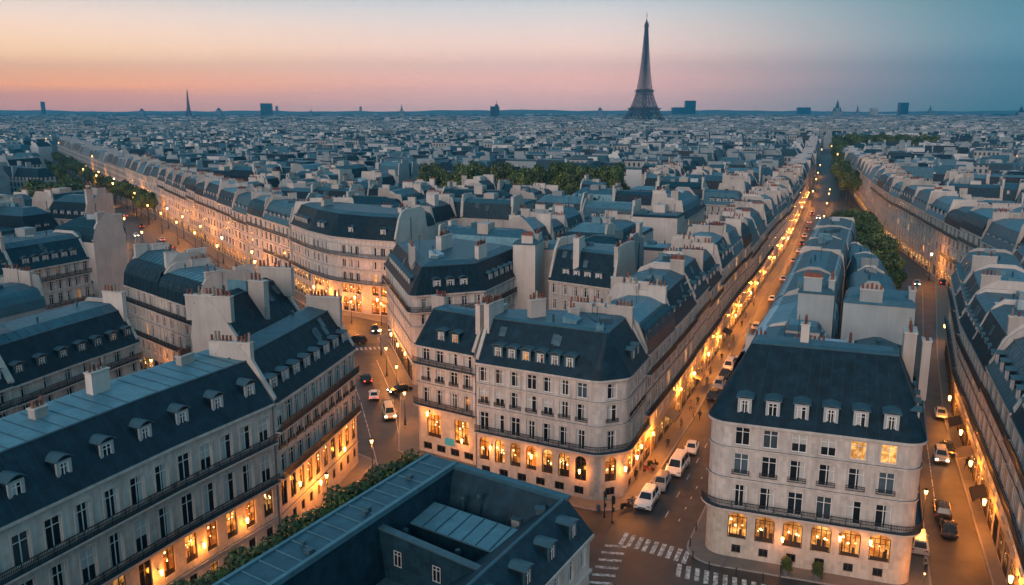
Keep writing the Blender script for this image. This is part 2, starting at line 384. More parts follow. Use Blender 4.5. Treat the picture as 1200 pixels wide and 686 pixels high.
def dormer_mesh(st):
    k = ('d', st)
    if k in WC: return WC[k]
    mb = MB(); w = 1.5; h = 2.05
    # front surround, cheeks
    mb.obox((-w / 2, 0, 0), (.27, 0, 0), (0, .2, 0), (0, 0, h), 0); mb.obox((w / 2 - .27, 0, 0), (.27, 0, 0), (0, .2, 0), (0, 0, h), 0)
    mb.obox((-w / 2 + .27, 0, 0), (w - .54, 0, 0), (0, .2, 0), (0, 0, .28), 0); mb.obox((-w / 2 + .27, 0, h - .2), (w - .54, 0, 0), (0, .2, 0), (0, 0, .2), 0)
    for s in (-1, 1):
        x = s * (w / 2 - .04); mb.obox((x - .03, .21, 0), (.06, 0, 0), (0, 2.6, 0), (0, 0, h - .02), 1)
    n = 6; e = w / 2 + .2; rise = .42 if st == 'arch' else .22
    pr = [(-e + 2 * e * i / n, h + rise * sin(pi * i / n)) for i in range(n + 1)]
    for i in range(n):
        (x0, z0), (x1, z1) = pr[i], pr[i + 1]
        mb.hexa([(x0, -.22, z0), (x1, -.22, z1), (x1, 2.8, z1 + .1), (x0, 2.8, z0 + .1)], [(x0, -.22, z0 + .1), (x1, -.22, z1 + .1), (x1, 2.8, z1 + .2), (x0, 2.8, z0 + .2)], 2)
    mb.poly([(x, .06, z) for x, z in pr], 1)
    WC[k] = mb.mesh('dormer', ['grey_paint' if st != 'slate' else 'zinc', 'slate', 'lead']); return WC[k]
def pot_mesh(v):
    k = ('pot', v)
    if k in WC: return WC[k]
    mb = MB(); hh = (.55, .8, 1.0)[v]
    mb.tube((0, 0, 0), (0, 0, hh), .17, .12, 8); mb.tube((0, 0, hh), (0, 0, hh + .07), .16, .16, 8)
    WC[k] = mb.mesh('chimney_pot', ['terracotta' if v < 2 else 'pot_pale']); return WC[k]
def skylight_mesh():
    k = 'sky'
    if k in WC: return WC[k]
    mb = MB(); mb.obox((-.5, -.7, 0), (1, 0, 0), (0, 1.4, 0), (0, 0, .14), 0)
    mb.poly([(-.4, -.6, .145), (.4, -.6, .145), (.4, .6, .145), (-.4, .6, .145)], 1)
    WC[k] = mb.mesh('skylight', ['lead', 'glass_blue']); return WC[k]

OCC = []          # footprints already built on
def blocked(poly, grow=0):
    cx = sum(p[0] for p in poly) / len(poly); cy_ = sum(p[1] for p in poly) / len(poly)
    pts = [(cx, cy_)] + list(poly) + [((poly[i][0] + poly[i - 1][0]) / 2, (poly[i][1] + poly[i - 1][1]) / 2) for i in range(len(poly))]
    for q, (x0, y0, x1, y1) in OCC:
        for p in pts:
            if x0 <= p[0] <= x1 and y0 <= p[1] <= y1 and inpoly(p[0], p[1], q): return True
        if not (x0 > cx + 40 or x1 < cx - 40 or y0 > cy_ + 40 or y1 < cy_ - 40):
            for p in q:
                if inpoly(p[0], p[1], poly): return True
    return False
def occupy(poly):
    xs = [p[0] for p in poly]; ys = [p[1] for p in poly]; OCC.append((poly, (min(xs), min(ys), max(xs), max(ys))))

# ---- floors: dicts z0,z1,w,h,sill,arch,kind,lit
def FL(z0, z1, w=1.15, h=2.1, s=.75, ar=0, kind='win', lit=0.0, sp=None, fm='white_paint', lix=()):
    return dict(lix=lix, z0=z0, z1=z1, w=w, h=h, s=s, ar=ar, kind=kind, lit=lit, sp=sp, fm=fm)
PK = ['dark', 'dark', 'dark', 'curtain', 'curtain', 'half', 'half', 'open', 'open', 'sky', 'blind']
class House:
    pass
def rounded(poly, kinds, rad):
    P, K, C = [], [], []; n = len(poly)
    for i in range(n):
        if i not in rad: P.append(poly[i]); K.append(kinds[i]); C.append(i); continue
        a, b, c = Vector(poly[i - 1]), Vector(poly[i]), Vector(poly[(i + 1) % n])
        d1, d2 = (a - b).normalized(), (c - b).normalized(); ang = d1.angle(d2); tl = rad[i] / math.tan(ang / 2)
        tl = min(tl, (a - b).length * .48, (c - b).length * .48); r = tl * math.tan(ang / 2)
        ce = b + (d1 + d2).normalized() * (r / sin(ang / 2)); p0, p1 = b + d1 * tl - ce, b + d2 * tl - ce
        a0 = atan2(p0.y, p0.x); da = (atan2(p1.y, p1.x) - a0 + pi) % (2 * pi) - pi; m = 6
        for j in range(m + 1):
            P.append((ce.x + r * cos(a0 + da * j / m), ce.y + r * sin(a0 + da * j / m))); C.append(i)
            K.append(kinds[i] if j == m else (kinds[i] if kinds[i] == kinds[i - 1] else 'R'))
    return P, K, C
def house(poly, kinds, zc, floors, label, group=None, lod=2, hm=4.5, i1=1.6, ht=1.2, i2=2.6, roof='slate', top='zinc', dorm=1, dst='flat',
          sp=3.2, nb=None, balc=(), strings=(), party_up=.7, wallm='stone', rearm='render_wall', seams=0, rear_hm=None, rear_i1=None, chim=(), cat='building',
          name='town_house', winmax=100, dsp=None, guard=(), forcewin=False, partym=None, dz=.55, di=.42, skyl=0, pots=True, blankfront=False, curved=False, rad=None, d1=None, i2r=None):
    ctrl, ckinds = list(poly), list(kinds); cidx = list(range(len(poly)))
    if rad:
        poly, kinds, cidx = rounded(ctrl, ckinds, rad)
    cx = sum(p[0] for p in poly) / len(poly); cyy = sum(p[1] for p in poly) / len(poly); base = (cx, cyy, 0)
    b = thing(name, label, cat, base, 0, group); n = len(poly)
    occupy(poly)
    E = [(poly[i], poly[(i + 1) % n]) for i in range(n)]
    wall = MB(); wins = []; guards = []
    vis = []; vis_d = []
    for (p, q) in E:
        mx, my = (p[0] + q[0]) / 2, (p[1] + q[1]) / 2; ll = max(hypot(q[0] - p[0], q[1] - p[1]), .01)
        nx, ny = (q[1] - p[1]) / ll, -(q[0] - p[0]) / ll
        vis_d.append((nx * (0 - mx) + ny * (0 - my)) / max(hypot(mx, my), 1)); vis.append(vis_d[-1] > -.12)
    def bays(p, q):
        ll = hypot(q[0] - p[0], q[1] - p[1])
        k = max(1, int(round(ll / sp))) if nb is None or ll < 15 else nb
        if ll < 1.7: k = 0
        return ll, k
    for i, (p, q) in enumerate(E):
        if kinds[i] != 'F' or not vis[i] or blankfront:
            mi = 1 if kinds[i] != 'F' else 0
            wall.poly([(p[0], p[1], 0), (q[0], q[1], 0), (q[0], q[1], zc), (p[0], p[1], zc)], mi); continue
        ll, k = bays(p, q); dx, dy = (q[0] - p[0]) / ll, (q[1] - p[1]) / ll; rz = atan2(dy, dx)
        D = max(.05, min(.26, .5 * (vis_d[i])))
        def W(x, z, y=0): return (p[0] + dx * x - dy * y, p[1] + dy * x + dx * y, z)
        for fi, fl in enumerate(floors):
            mi = 2 if fl['z0'] < 5.5 and fl['kind'] != 'win' else 0
            kk = k if fl['sp'] is None else max(1, int(ll / fl['sp']))
            if k == 0: kk = 0
            w, h, s, ar = fl['w'], fl['h'], fl['s'], fl['ar']
            if w > ll / max(kk, 1) - .3: w = round(max(.7, ll / max(kk, 1) - .5), 1)
            if fl['kind'] == 'none': kk = 0
            z0, z1 = fl['z0'], fl['z1']; zs, zt = z0 + s, min(z0 + s + h, z1 - .12)
            h = round(zt - zs, 2)
            if kk == 0:
                wall.poly([W(0, z0), W(ll, z0), W(ll, z1), W(0, z1)], mi); continue
            xs = [ll * (j + .5) / kk for j in range(kk)]
            if s > 0.01: wall.poly([W(0, z0), W(ll, z0), W(ll, zs), W(0, zs)], mi)
            wall.poly([W(0, zt), W(ll, zt), W(ll, z1), W(0, z1)], mi)
            prev = 0
            for xi, x in enumerate(xs):
                a, c = x - w / 2, x + w / 2
                wall.poly([W(prev, zs), W(a, zs), W(a, zt), W(prev, zt)], mi); prev = c
                ol = [(x + u, zs + v) for u, v in outline(w, h, ar)]
                for j in range(len(ol)):
                    A, B_ = ol[j], ol[(j + 1) % len(ol)]
                    wall.poly([W(A[0], A[1]), W(B_[0], B_[1]), W(B_[0], B_[1], D), W(A[0], A[1], D)], mi)
                if lod == 2 and fl['kind'] == 'win' and w < 2:
                    for (A0, A1, Z0, Z1) in ((a - .17, a - .005, zs - .02, zt + .2), (c + .005, c + .17, zs - .02, zt + .2), (a - .004, c + .004, zt + .005, zt + .2)):
                        wall.hexa([W(A0, Z0), W(A1, Z0), W(A1, Z0, -.07), W(A0, Z0, -.07)][::-1], [W(A0, Z1), W(A1, Z1), W(A1, Z1, -.07), W(A0, Z1, -.07)][::-1], 3)
                    wall.hexa([W(a - .25, zs - .16, -.14), W(c + .25, zs - .16, -.14), W(c + .25, zs - .16), W(a - .25, zs - .16)], [W(a - .25, zs - .03, -.14), W(c + .25, zs - .03, -.14), W(c + .25, zs - .03), W(a - .25, zs - .03)], 3)
                if ar:
                    m_ = len(ol) - 2; up = ol[2:]
                    for j in range(len(up) - 1):
                        A, B_ = up[j], up[j + 1]
                        wall.poly([W(A[0], A[1]), W(A[0], zt), W(B_[0], zt), W(B_[0], B_[1])], mi)
                kd = fl['kind']
                if kd == 'shop': pk = 'lit_shop' if R() < fl['lit'] else ('lit_dim' if R() < .5 and h > 1.6 else 'dark')
                elif (R() < fl['lit']) or (ll > 15 and xi in fl['lix']): pk = 'lit_room'
                else: pk = random.choice(PK)
                wins.append((W(x, zs, D - .05), rz, round(w, 2), h, ar, pk, fl['fm']))
            wall.poly([W(prev, zs), W(ll, zs), W(ll, zt), W(prev, zt)], mi)
            if fi in guard:
                for x in xs: guards.append((W(x, zs, -.06), rz, w))
        zt = floors[-1]['z1']
        if zt < zc - .01: wall.poly([W(0, zt), W(ll, zt), W(ll, zc), W(0, zc)], 0)
    rm = partym or rearm
    wall.build('wall', [wallm, rm, 'stone_base', 'trim'], b, base)
    # windows
    if len(wins) > winmax:
        wins.sort(key=lambda a: (a[0][0]) ** 2 + a[0][1] ** 2 + (CAMH - a[0][2]) ** 2)
        rest = wins[winmax:]; wins = wins[:winmax]
        mb = MB()
        for (P, rz, w, h, ar, pk, fm) in rest:
            dx, dy = cos(rz), sin(rz)
            mb.poly([(P[0] + dx * u, P[1] + dy * u, P[2] + v) for u, v in outline(w, h, ar)])
        tag(mb.build('far_windows', 'glass', b, base), kind='stuff')
    for (P, rz, w, h, ar, pk, fm) in wins:
        loc = (P[0] - cx, P[1] - cyy, P[2])
        if lod == 2:
            f = link('window', frame_mesh(w, h, ar, fm), b, loc, rz); link('pane', pane_mesh(w, h, ar, pk), f)
        else: link('window', simple_mesh(w, h, ar, pk), b, loc, rz)
    for (P, rz, w) in guards:
        k = ('g', round(w, 1))
        if k not in WC:
            mb = MB(); ww = round(w, 1) + .3
            for z in (.05, .3, .55): mb.obox((-ww / 2, -.1, z), (ww, 0, 0), (0, .05, 0), (0, 0, .05))
            for j in range(int(ww / .12) + 1): mb.obox((-ww / 2 + j * .12, -.09, .09), (.03, 0, 0), (0, .03, 0), (0, 0, .46))
            for s in (-1, 1): mb.obox((s * ww / 2 - .02, -.1, .05), (.04, 0, 0), (0, .14, 0), (0, 0, .52))
            WC[k] = mb.mesh('window_guard', ['iron'])
        link('window_guard', WC[k], b, (P[0] - cx, P[1] - cyy, P[2]), rz)
    # cornice and string courses (mitred)
    for (z, hh, pr) in [(zc - .30, .30, .42)] + [(s, .22, .16) for s in strings]:
        o = offset(poly, [-pr if k == 'F' else -.0 for k in kinds]); cor = MB()
        for i in range(n):
            if kinds[i] != 'F' or not vis[i]: continue
            a, c = poly[i], poly[(i + 1) % n]; A, C = o[i], o[(i + 1) % n]
            cor.hexa([(*A, z), (*C, z), (*c, z), (*a, z)], [(*A, z + hh), (*C, z + hh), (*c, z + hh), (*a, z + hh)], 0, 1)
        if cor.v: cor.build('cornice' if pr > .3 else 'string_course', ['trim', 'zinc'], b, base)
    # balconies
    for z in balc:
        sl = MB(); rl_ = MB(); o = offset(poly, [-.75 if k == 'F' else 0 for k in kinds]); o2 = offset(poly, [-.70 if k == 'F' else 0 for k in kinds])
        for i in range(n):
            if kinds[i] != 'F' or not vis[i]: continue
            a, c = poly[i], poly[(i + 1) % n]; A, C = o[i], o[(i + 1) % n]
            sl.hexa([(*A, z - .2), (*C, z - .2), (*c, z - .2), (*a, z - .2)], [(*A, z), (*C, z), (*c, z), (*a, z)], 0, 1)
            A, C = Vector((*o2[i], 0)), Vector((*o2[(i + 1) % n], 0)); ll = (C - A).length
            if ll < .3: continue
            d = (C - A) / ll; rz = atan2(d.y, d.x); mx = (A + C) / 2
            for (h0, h1, th) in ((.06, .12, .05), (.62, .67, .04), (.95, 1.02, .07)): rl_.box(mx.x, mx.y, z + h0, z + h1, ll - .02, th, rz)
            stp = .15 if lod == 2 else .3
            m_ = max(1, int(ll / stp))
            for j in range(m_):
                p = A + d * (j + .5) * ll / m_; t_ = .045 if lod == 2 else .085
                if lod == 2 and j % 10 == 5: t_ = .11
                rl_.box(p.x, p.y, z + .12, z + .95, t_, .03, rz)
        if sl.v:
            bo = sl.build('balcony', ['trim', 'zinc'], b, base); rl_.build('railing', 'iron', bo, base)
    # roof
    kk_ = ckinds
    D1 = d1 or [{'F': i1, 'R': rear_i1 if rear_i1 is not None else i1, 'P': .02}[k] for k in kk_]
    D2 = [a + {'F': i2, 'R': i2 if i2r is None else i2r, 'P': .01}[k] for a, k in zip(D1, kk_)]
    e0 = offset(poly, [-.30 if k == 'F' else (-.12 if k == 'R' else .01) for k in kinds]); q1c = offset(ctrl, D1); q2c = offset(ctrl, D2); q1 = [q1c[c] for c in cidx]; q2 = [q2c[c] for c in cidx]
    z0, z1, z2 = zc + .02, zc + hm, zc + hm + ht
    ro = MB()
    for i in range(n):
        j = (i + 1) % n
        if kinds[i] == 'P':
            ro.poly([(*poly[i], zc), (*poly[j], zc), (*q1[j], z1), (*q1[i], z1)], 2); ro.poly([(*q1[i], z1), (*q1[j], z1), (*q2[j], z2), (*q2[i], z2)], 2); continue
        if curved:
            prevr = e0; zp = z0
            for t_ in (.3, .6, .85, 1.0):
                a_ = t_ * pi / 2; f_ = 1 - cos(a_); cur = [(e0[m][0] + (q1[m][0] - e0[m][0]) * f_, e0[m][1] + (q1[m][1] - e0[m][1]) * f_) for m in range(n)]; zn = z0 + (z1 - z0) * sin(a_)
                ro.poly([(*prevr[i], zp), (*prevr[j], zp), (*cur[j], zn), (*cur[i], zn)], 0)
                if seams and vis[i]: seam(ro, (*prevr[i], zp), (*prevr[j], zp), (*cur[j], zn), (*cur[i], zn), seams, 3)
                prevr = cur; zp = zn
        else: ro.poly([(*e0[i], z0), (*e0[j], z0), (*q1[j], z1), (*q1[i], z1)], 0)
        if lod == 2 and not curved and vis[i] and hypot(e0[i][0] - e0[j][0], e0[i][1] - e0[j][1]) > 3: seam(ro, (*e0[i], z0), (*e0[j], z0), (*q1[j], z1), (*q1[i], z1), 1.25, 4, .025, .045)
        if lod == 2 and not curved:   # lead roll where the two pitches meet
            A, B_ = Vector((*q1[i], z1)), Vector((*q1[j], z1))
            if (B_ - A).length > .5: ro.tube(A, B_, .11, n=6, mi=3)
        if ht > .01: ro.poly([(*q1[i], z1), (*q1[j], z1), (*q2[j], z2), (*q2[i], z2)], 1)
        if seams and ht > .01 and vis[i]: seam(ro, (*q1[i], z1), (*q1[j], z1), (*q2[j], z2), (*q2[i], z2), seams, 3)
    ro.poly([(*p, z2) for p in q2c], 1)
    if seams and n == 4: seam(ro, (*q2[0], z2), (*q2[1], z2), (*q2[2], z2), (*q2[3], z2), seams, 3)
    ro.poly([(*p, z0 - .01) for p in reversed(e0)], 3)
    ro.build('roof', [roof, top, rm, 'lead', 'slate_seam'], b, base)
    # party walls rise above the roof on their own edge
    H_ = House(); H_.b = b; H_.base = base; H_.z2 = z2; H_.poly = poly; H_.q1 = q1; H_.q2 = q2; H_.z1 = z1
    for i in range(n):
        if kinds[i] != 'P' or party_up is None: continue
        p, q = poly[i], poly[(i + 1) % n]; ll = hypot(q[0] - p[0], q[1] - p[1]); dx, dy = (q[0] - p[0]) / ll, (q[1] - p[1]) / ll
        ci = cidx[i]; nc = len(ctrl); ka, kb = ckinds[ci - 1], ckinds[(ci + 1) % nc]
        ia = D1[ci - 1] if ka != 'P' else .02; ib = D1[(ci + 1) % nc] if kb != 'P' else .02
        ja = D2[ci - 1] if ka != 'P' else .03; jb = D2[(ci + 1) % nc] if kb != 'P' else .03
        up = party_up
        prof = [(0, zc - .3), (-.1, zc + .6), (max(ia * .72, .0), z1 - hm * .28 + up), (ia + .5, z1 + up), (min(ja, ll * .45), z2 + up), (max(ll - jb, ll * .55), z2 + up), (ll - ib - .5, z1 + up), (ll - max(ib * .72, 0), z1 - hm * .28 + up), (ll + .1, zc + .6), (ll, zc - .3)]
        if lod == 1 and R() < .6:
            k_ = U(.3, .7); u1, u2 = (z1 + up, z2 + up) if R() < .5 else (z2 + up, z1 - .4 + up)
            prof = [(0, zc - .3), (-.05, zc + .4), (ia * .5, u1 - U(.2, 1.4)), (ia * .5 + .3, u1), (ll * k_, u1), (ll * k_ + .1, u2), (ll - ib * .5 - .3, u2), (ll - ib * .5, u2 - U(.2, 1.4)), (ll + .05, zc + .4), (ll, zc - .3)]
        pr2 = []
        for a in prof:
            if not pr2 or hypot(a[0] - pr2[-1][0], a[1] - pr2[-1][1]) > .05: pr2.append(a)
        pw = MB(); T = .5; ox, oy = dy * .03, -dx * .03
        f = [(p[0] + dx * s_ + ox, p[1] + dy * s_ + oy, z) for s_, z in pr2]; r_ = [(x - dy * T, y + dx * T, z) for x, y, z in f]
        pw.poly(f, 0); pw.poly(list(reversed(r_)), 0)
        for j in range(len(f)):
            k = (j + 1) % len(f); pw.poly([f[k], f[j], r_[j], r_[k]], 1 if 0 < j < len(f) - 2 else 0)
        pw.build('party_wall', [rm, 'trim'], b, base)
        if R() < .6:
            s_ = U(.2, .8) * ll; dp = MB(); x_, y_ = p[0] + dx * s_ + dy * .12, p[1] + dy * s_ - dx * .12; dp.tube((x_, y_, 1), (x_, y_, z1 - .3), .085, n=6); dp.build('drain_pipe', 'zinc_dark', b, base)
    # dormers
    if dorm:
        for i, (p, q) in enumerate(E):
            if kinds[i] != 'F' or not vis[i]: continue
            ll, k = bays(p, q)
            if ll < 2.2: continue
            if dsp: k = max(1, int(round(ll / dsp)))
            dx, dy = (q[0] - p[0]) / ll, (q[1] - p[1]) / ll; rz = atan2(dy, dx)
            for j in range(k):
                x = ll * (j + .5) / k
                if x < 1.4 or x > ll - 1.4: continue
                loc = (p[0] + dx * x - dy * di - cx, p[1] + dy * x + dx * di - cyy, zc + dz)
                d = link('dormer', dormer_mesh(dst), b, loc, rz)
                if lod == 2:
                    pk = random.choice(['dark', 'curtain', 'curtain', 'half'])
                    if R() < .06: pk = 'lit_dim'
                    link('window', dorm_win(pk), d, (0, .10, .28))
                else: link('window', simple_mesh(.96, 1.55, 0, random.choice(['dark', 'half', 'curtain'])), d, (0, .08, .28))
    for _ in range(skyl):
        i = max(range(n), key=lambda i: (kinds[i] == 'F' and vis[i]) * hypot(E[i][0][0] - E[i][1][0], E[i][0][1] - E[i][1][1]))
        j = (i + 1) % n; t_ = U(.15, .85); u = U(.62, .85)
        A = Vector((*e0[i], z0)).lerp(Vector((*e0[j], z0)), t_); B_ = Vector((*q1[i], z1)).lerp(Vector((*q1[j], z1)), t_)
        P = A.lerp(B_, u); s_ = link('skylight', skylight_mesh(), b, (P.x - cx, P.y - cyy, P.z)); 
        dd = (Vector((*e0[j], z0)) - Vector((*e0[i], z0))).normalized(); up_ = (B_ - A).normalized(); nn = dd.cross(up_)
        s_.rotation_euler = Matrix((dd, up_, nn)).transposed().to_euler()
    for c in chim: chimney(H_, *c)
    return H_
def clutter(H_, n, lod=1):
    q = H_.q2; cx = sum(p[0] for p in q) / len(q); cy_ = sum(p[1] for p in q) / len(q)
    for _ in range(n):
        k = random.randrange(len(q)); f = U(.15, .8); g_ = R(); a, b = q[k], q[(k + 1) % len(q)]
        x, y = a[0] + (b[0] - a[0]) * g_, a[1] + (b[1] - a[1]) * g_; x, y = x + (cx - x) * f, y + (cy_ - y) * f; z = H_.z2; t_ = R(); mb = MB()
        if t_ < .35: mb.tube((0, 0, -.3), (0, 0, U(.5, 1.2)), U(.08, .16), n=6); mb.tube((0, 0, .5), (0, 0, .62), .26, .2, 8); nm, m = 'vent_pipe', 'zinc_dark'
        elif t_ < .6: w, l = U(.6, 1.6), U(.6, 1.8); mb.box(0, 0, -.4, U(.3, .9), w, l, U(0, 1), 0); nm, m = 'roof_hatch', random.choice(('zinc', 'zinc_pale', 'render_grey', 'lead'))
        elif t_ < .85:
            h = U(2, 3.6); mb.tube((0, 0, -.3), (0, 0, h), .035, n=5)
            for i in range(5): mb.tube((-.55 + i * .07, 0, h - .1 - i * .22), (.55 - i * .07, 0, h - .1 - i * .22), .02, n=4)
            nm, m = 'aerial', 'iron'
        else: w = U(1.6, 3.2); hh = U(.8, 1.6); mb.hexa([(-w / 2, -1, -.5), (w / 2, -1, -.5), (w / 2, 1, -.5), (-w / 2, 1, -.5)], [(-w / 2, -1, hh * .4), (w / 2, -1, hh * .4), (w / 2, 1, hh), (-w / 2, 1, hh)], 0); nm, m = 'roof_lean_to', random.choice(('zinc_pale', 'zinc', 'zinc_white', 'render_grey'))
        o = mb.build(nm, m, H_.b); o.location = (x - H_.base[0], y - H_.base[1], z); o.rotation_euler.z = ua + random.choice((0, pi / 2)) + U(-.1, .1)
ua = atan2(.925, .38)
def dorm_win(pk):
    k = ('dwm', pk)
    if k in WC: return WC[k]
    f = frame_mesh(.96, 1.55, 0, 'white_paint'); p = pane_mesh(.96, 1.55, 0, pk)
    mb = MB()
    mb.v = [tuple(v.co) for v in f.vertices]; mb.f = [tuple(q.vertices) for q in f.polygons]; mb.m = [0] * len(mb.f)
    for q in p.polygons: mb.poly([p.vertices[i].co for i in q.vertices], 1 + q.material_index)
    WC[k] = mb.mesh('window', ['white_paint'] + [m.name for m in p.materials]); return WC[k]
def chimney(H_, x, y, rot, ln, th, z0, z1, npots=6, m='render_wall', pots=2):
    mb = MB(); mb.box(x, y, z0, z1, ln, th, rot, 0); mb.box(x, y, z1, z1 + .14, ln + .16, th + .16, rot, 1)
    if pots == 1:
        for i in range(npots):
            d = (i + .5) / npots * ln - ln / 2; hh = U(.45, .95); px, py = x + cos(rot) * d, y + sin(rot) * d
            mb.tube((px, py, z1 + .14), (px, py, z1 + .14 + hh), .17, .13, 6, 2)
    c = mb.build('chimney', [m, 'trim', 'terracotta'], H_.b, H_.base)
    if pots == 2:
        for i in range(npots):
            if R() < .1: continue
            d = (i + .5) / npots * ln - ln / 2
            link('chimney_pot', pot_mesh(random.choice((0, 0, 1, 1, 2))), c, (x + cos(rot) * d - H_.base[0], y + sin(rot) * d - H_.base[1], z1 + .14))
    return c

# ------------------------------------------------------------------ ground, roads, pavements
UX, UY = .38, .925          # the streets run this way, away from the camera
def un(a, b): return (a * UX + b * UY, a * UY - b * UX)
g = MB(); g.poly([(-26000, -300, -.12), (26000, -300, -.12), (26000, 40000, -.12), (-26000, 40000, -.12)]); struct('ground', g, 'ground')
road = MB(); road.poly([(-60, 20, -.116), (90, 20, -.116), (260, 560, -.116), (-330, 560, -.116), (-120, 180, -.116)]); struct('road', road, 'asphalt')
far_road = MB(); far_road.poly([(180, 560.1, -.116), (260, 560.1, -.116), (420, 1000, -.116), (330, 1000, -.116)])
far_road.poly([(-330, 560.1, -.116), (-250, 560.1, -.116), (-470, 960, -.116), (-540, 960, -.116)]); struct('avenue', far_road, 'asphalt')
def pavement(poly, d):
    p = offset(poly, [-x for x in d] if isinstance(d, (list, tuple)) else [-d] * len(poly))
    q = [(0, 0)]
    mb = MB(); i_ = offset(p, [.22] * len(p)); n = len(p)
    for i in range(n):
        j = (i + 1) % n
        mb.poly([(*p[i], -.13), (*p[j], -.13), (*p[j], 0), (*p[i], 0)], 1); mb.poly([(*p[i], 0), (*p[j], 0), (*i_[j], 0), (*i_[i], 0)], 1)
    mb.poly([(*x, 0) for x in i_], 0)
    tag(mb.build('pavement', ['paving', 'kerb_stone']), kind='structure')
C_STREET = [(18.9, 115), (27, 133.5), (44.1, 175.3), (64.2, 223.3), (101, 311), (203, 577), (330, 930)]
pv, _, _ = rounded([(22.2, 90.2), (42.6, 83.0), (60, 125), (77, 170), (95, 232), (84, 236), (56.4, 170), (39, 128.5)], 'FFFFFFFF', {0: 1.5, 1: 1.5})
pavement(pv, 2.3)
pv, _, _ = rounded([(-5, 112), (12.9, 102.6), (18.9, 115), (27, 133.5), (44.1, 175.3), (64.2, 223.3), (101, 311), (203, 577), (140, 577), (20, 330), (-27.6, 186), (-18.2, 152), (-14.7, 122), (-5.6, 115.4)], 'F' * 14, {1: 2.5})
pavement(pv, 2.6)
pavement([(-48, 47), (-41, 63), (-33.8, 79.6), (-27.4, 92.4), (-24.6, 104), (-22.2, 116), (-41, 133), (-58, 118), (-70, 92), (-80, 60)], 2.2)
pavement([(-8.9, 83.4), (8.3, 74), (-10, 42), (-28, 46)], [2.4, 1.6, 1, 1.6])
pavement([(140, 262), (131, 262), (128, 250), (90.5, 172), (73.5, 135), (53.3, 83.4), (43, 58), (90, 58), (130, 170)], 1.4)
pavement([(-452, 860), (-328, 660), (-219, 487), (-162, 398), (-119, 327), (-81, 264), (-61, 237), (-48, 216), (-36, 209), (-29, 204), (-20, 260), (-90, 420), (-300, 860)], 4.0)

mk = MB()
def stripe(x, y, rot, ln, w, z=-.108): mk.box(x, y, z - .004, z, ln, w, rot)
ua = atan2(UY, UX)
for i in range(9):
    t_ = i / 8; stripe(13.4 + 6.6 * t_ + U(-.05, .05), 93.8 - 4.3 * t_, ua, 3.0, .52)
for i in range(13):
    t_ = i / 12; stripe(18.6 + 11.0 * t_, 86.6 - 5.6 * t_, ua + .12, 2.8, .5)
for i in range(6):
    t_ = i / 5; stripe(9.6 + 2.6 * t_, 84.0 + 8.0 * t_, radians(-8), 2.6, .5)
def dashes(pts, ln, gap, w=.14, s0=0, z=-.108):
    s = s0; d = 0
    for (a, b) in zip(pts, pts[1:]):
        a, b = Vector(a), Vector(b); L_ = (b - a).length; r = atan2(b.y - a.y, b.x - a.x); t_ = -d
        while t_ < L_:
            if t_ > 0: c = a + (b - a) * (t_ / L_); stripe(c.x, c.y, r, ln, w)
            t_ += ln + gap
        d = 0
dashes([(17.2, 94.5), (34.6, 134), (51.5, 172), (72, 220)], 2.0, 4.2)
dashes([(19.6, 95.5), (36.6, 134)], .8, 2.6, .12)
dashes([(52.6, 97), (67, 131), (88, 176), (118, 240)], 3.0, .4, .10)
dashes([(57.2, 97), (71, 131), (91, 172)], 1.2, 5, .12)
dashes([(-14, 95), (-18.6, 112), (-21.6, 124), (-26.4, 142), (-33, 165), (-37, 186)], 4.0, .3, .12)
dashes([(-19.5, 101), (-22.5, 118), (-26, 130)], 5.0, .3, .12)
dashes([(-16.7, 121), (-21.5, 146), (-28.2, 170)], 4.0, .3, .10)
for i in range(7): stripe(-33.4 + i * .95, 177 + i * .15, ua + .7, 2.2, .45)
dashes([(-92, 270), (-140, 350), (-200, 455)], 3, 4, .16)
mk.build('road_markings', 'road_paint'); tag(bpy.data.objects['road_markings'], kind='structure')

# ------------------------------------------------------------------ the buildings, nearest first
def along(pts, s0, s1):
    out = []; acc = 0
    for i, (a, b) in enumerate(zip(pts, pts[1:])):
        l = hypot(b[0] - a[0], b[1] - a[1])
        for s in (s0, s1):
            if acc <= s <= acc + l and (s == s0 or s == s1):
                t_ = (s - acc) / l; out.append((s, (a[0] + (b[0] - a[0]) * t_, a[1] + (b[1] - a[1]) * t_)))
        acc += l
        if s0 < acc < s1 and i < len(pts) - 2: out.append((acc, b))
    out.sort(); res = []
    for s, p in out:
        if not res or hypot(p[0] - res[-1][0], p[1] - res[-1][1]) > .3: res.append(p)
    return res
def plen(pts): return sum(hypot(b[0] - a[0], b[1] - a[1]) for a, b in zip(pts, pts[1:]))
def rowpoly(fr, dep, end='PP', rear='R'):
    n = len(fr); rp = []
    for i in range(n):
        a, b = fr[max(0, i - 1)], fr[min(n - 1, i + 1)]; l = hypot(b[0] - a[0], b[1] - a[1])
        rp.append((fr[i][0] - (b[1] - a[1]) / l * dep, fr[i][1] + (b[0] - a[0]) / l * dep))
    return list(fr) + rp[::-1], 'F' * (n - 1) + end[1] + rear * (n - 1) + end[0]
def edge_chims(H_, i, spec):
    """chimney stacks on party edge i: (t, length, z top above the roof, pots)"""
    p, q = H_.poly[i], H_.poly[(i + 1) % len(H_.poly)]; ll = hypot(q[0] - p[0], q[1] - p[1]); dx, dy = (q[0] - p[0]) / ll, (q[1] - p[1]) / ll
    for (t_, ln, up, npt, pots) in spec:
        x, y = p[0] + dx * ll * t_ - dy * .42, p[1] + dy * ll * t_ + dx * .42
        chimney(H_, x, y, atan2(dy, dx), ln, .78, H_.z1 - 2.2, H_.z2 + up, npt, 'render_wall', pots)

GROUND_L = FL(0, 3.2, .9, 1.3, 1.2, kind='shop', lit=.25, sp=3.4, fm='dark_wood')
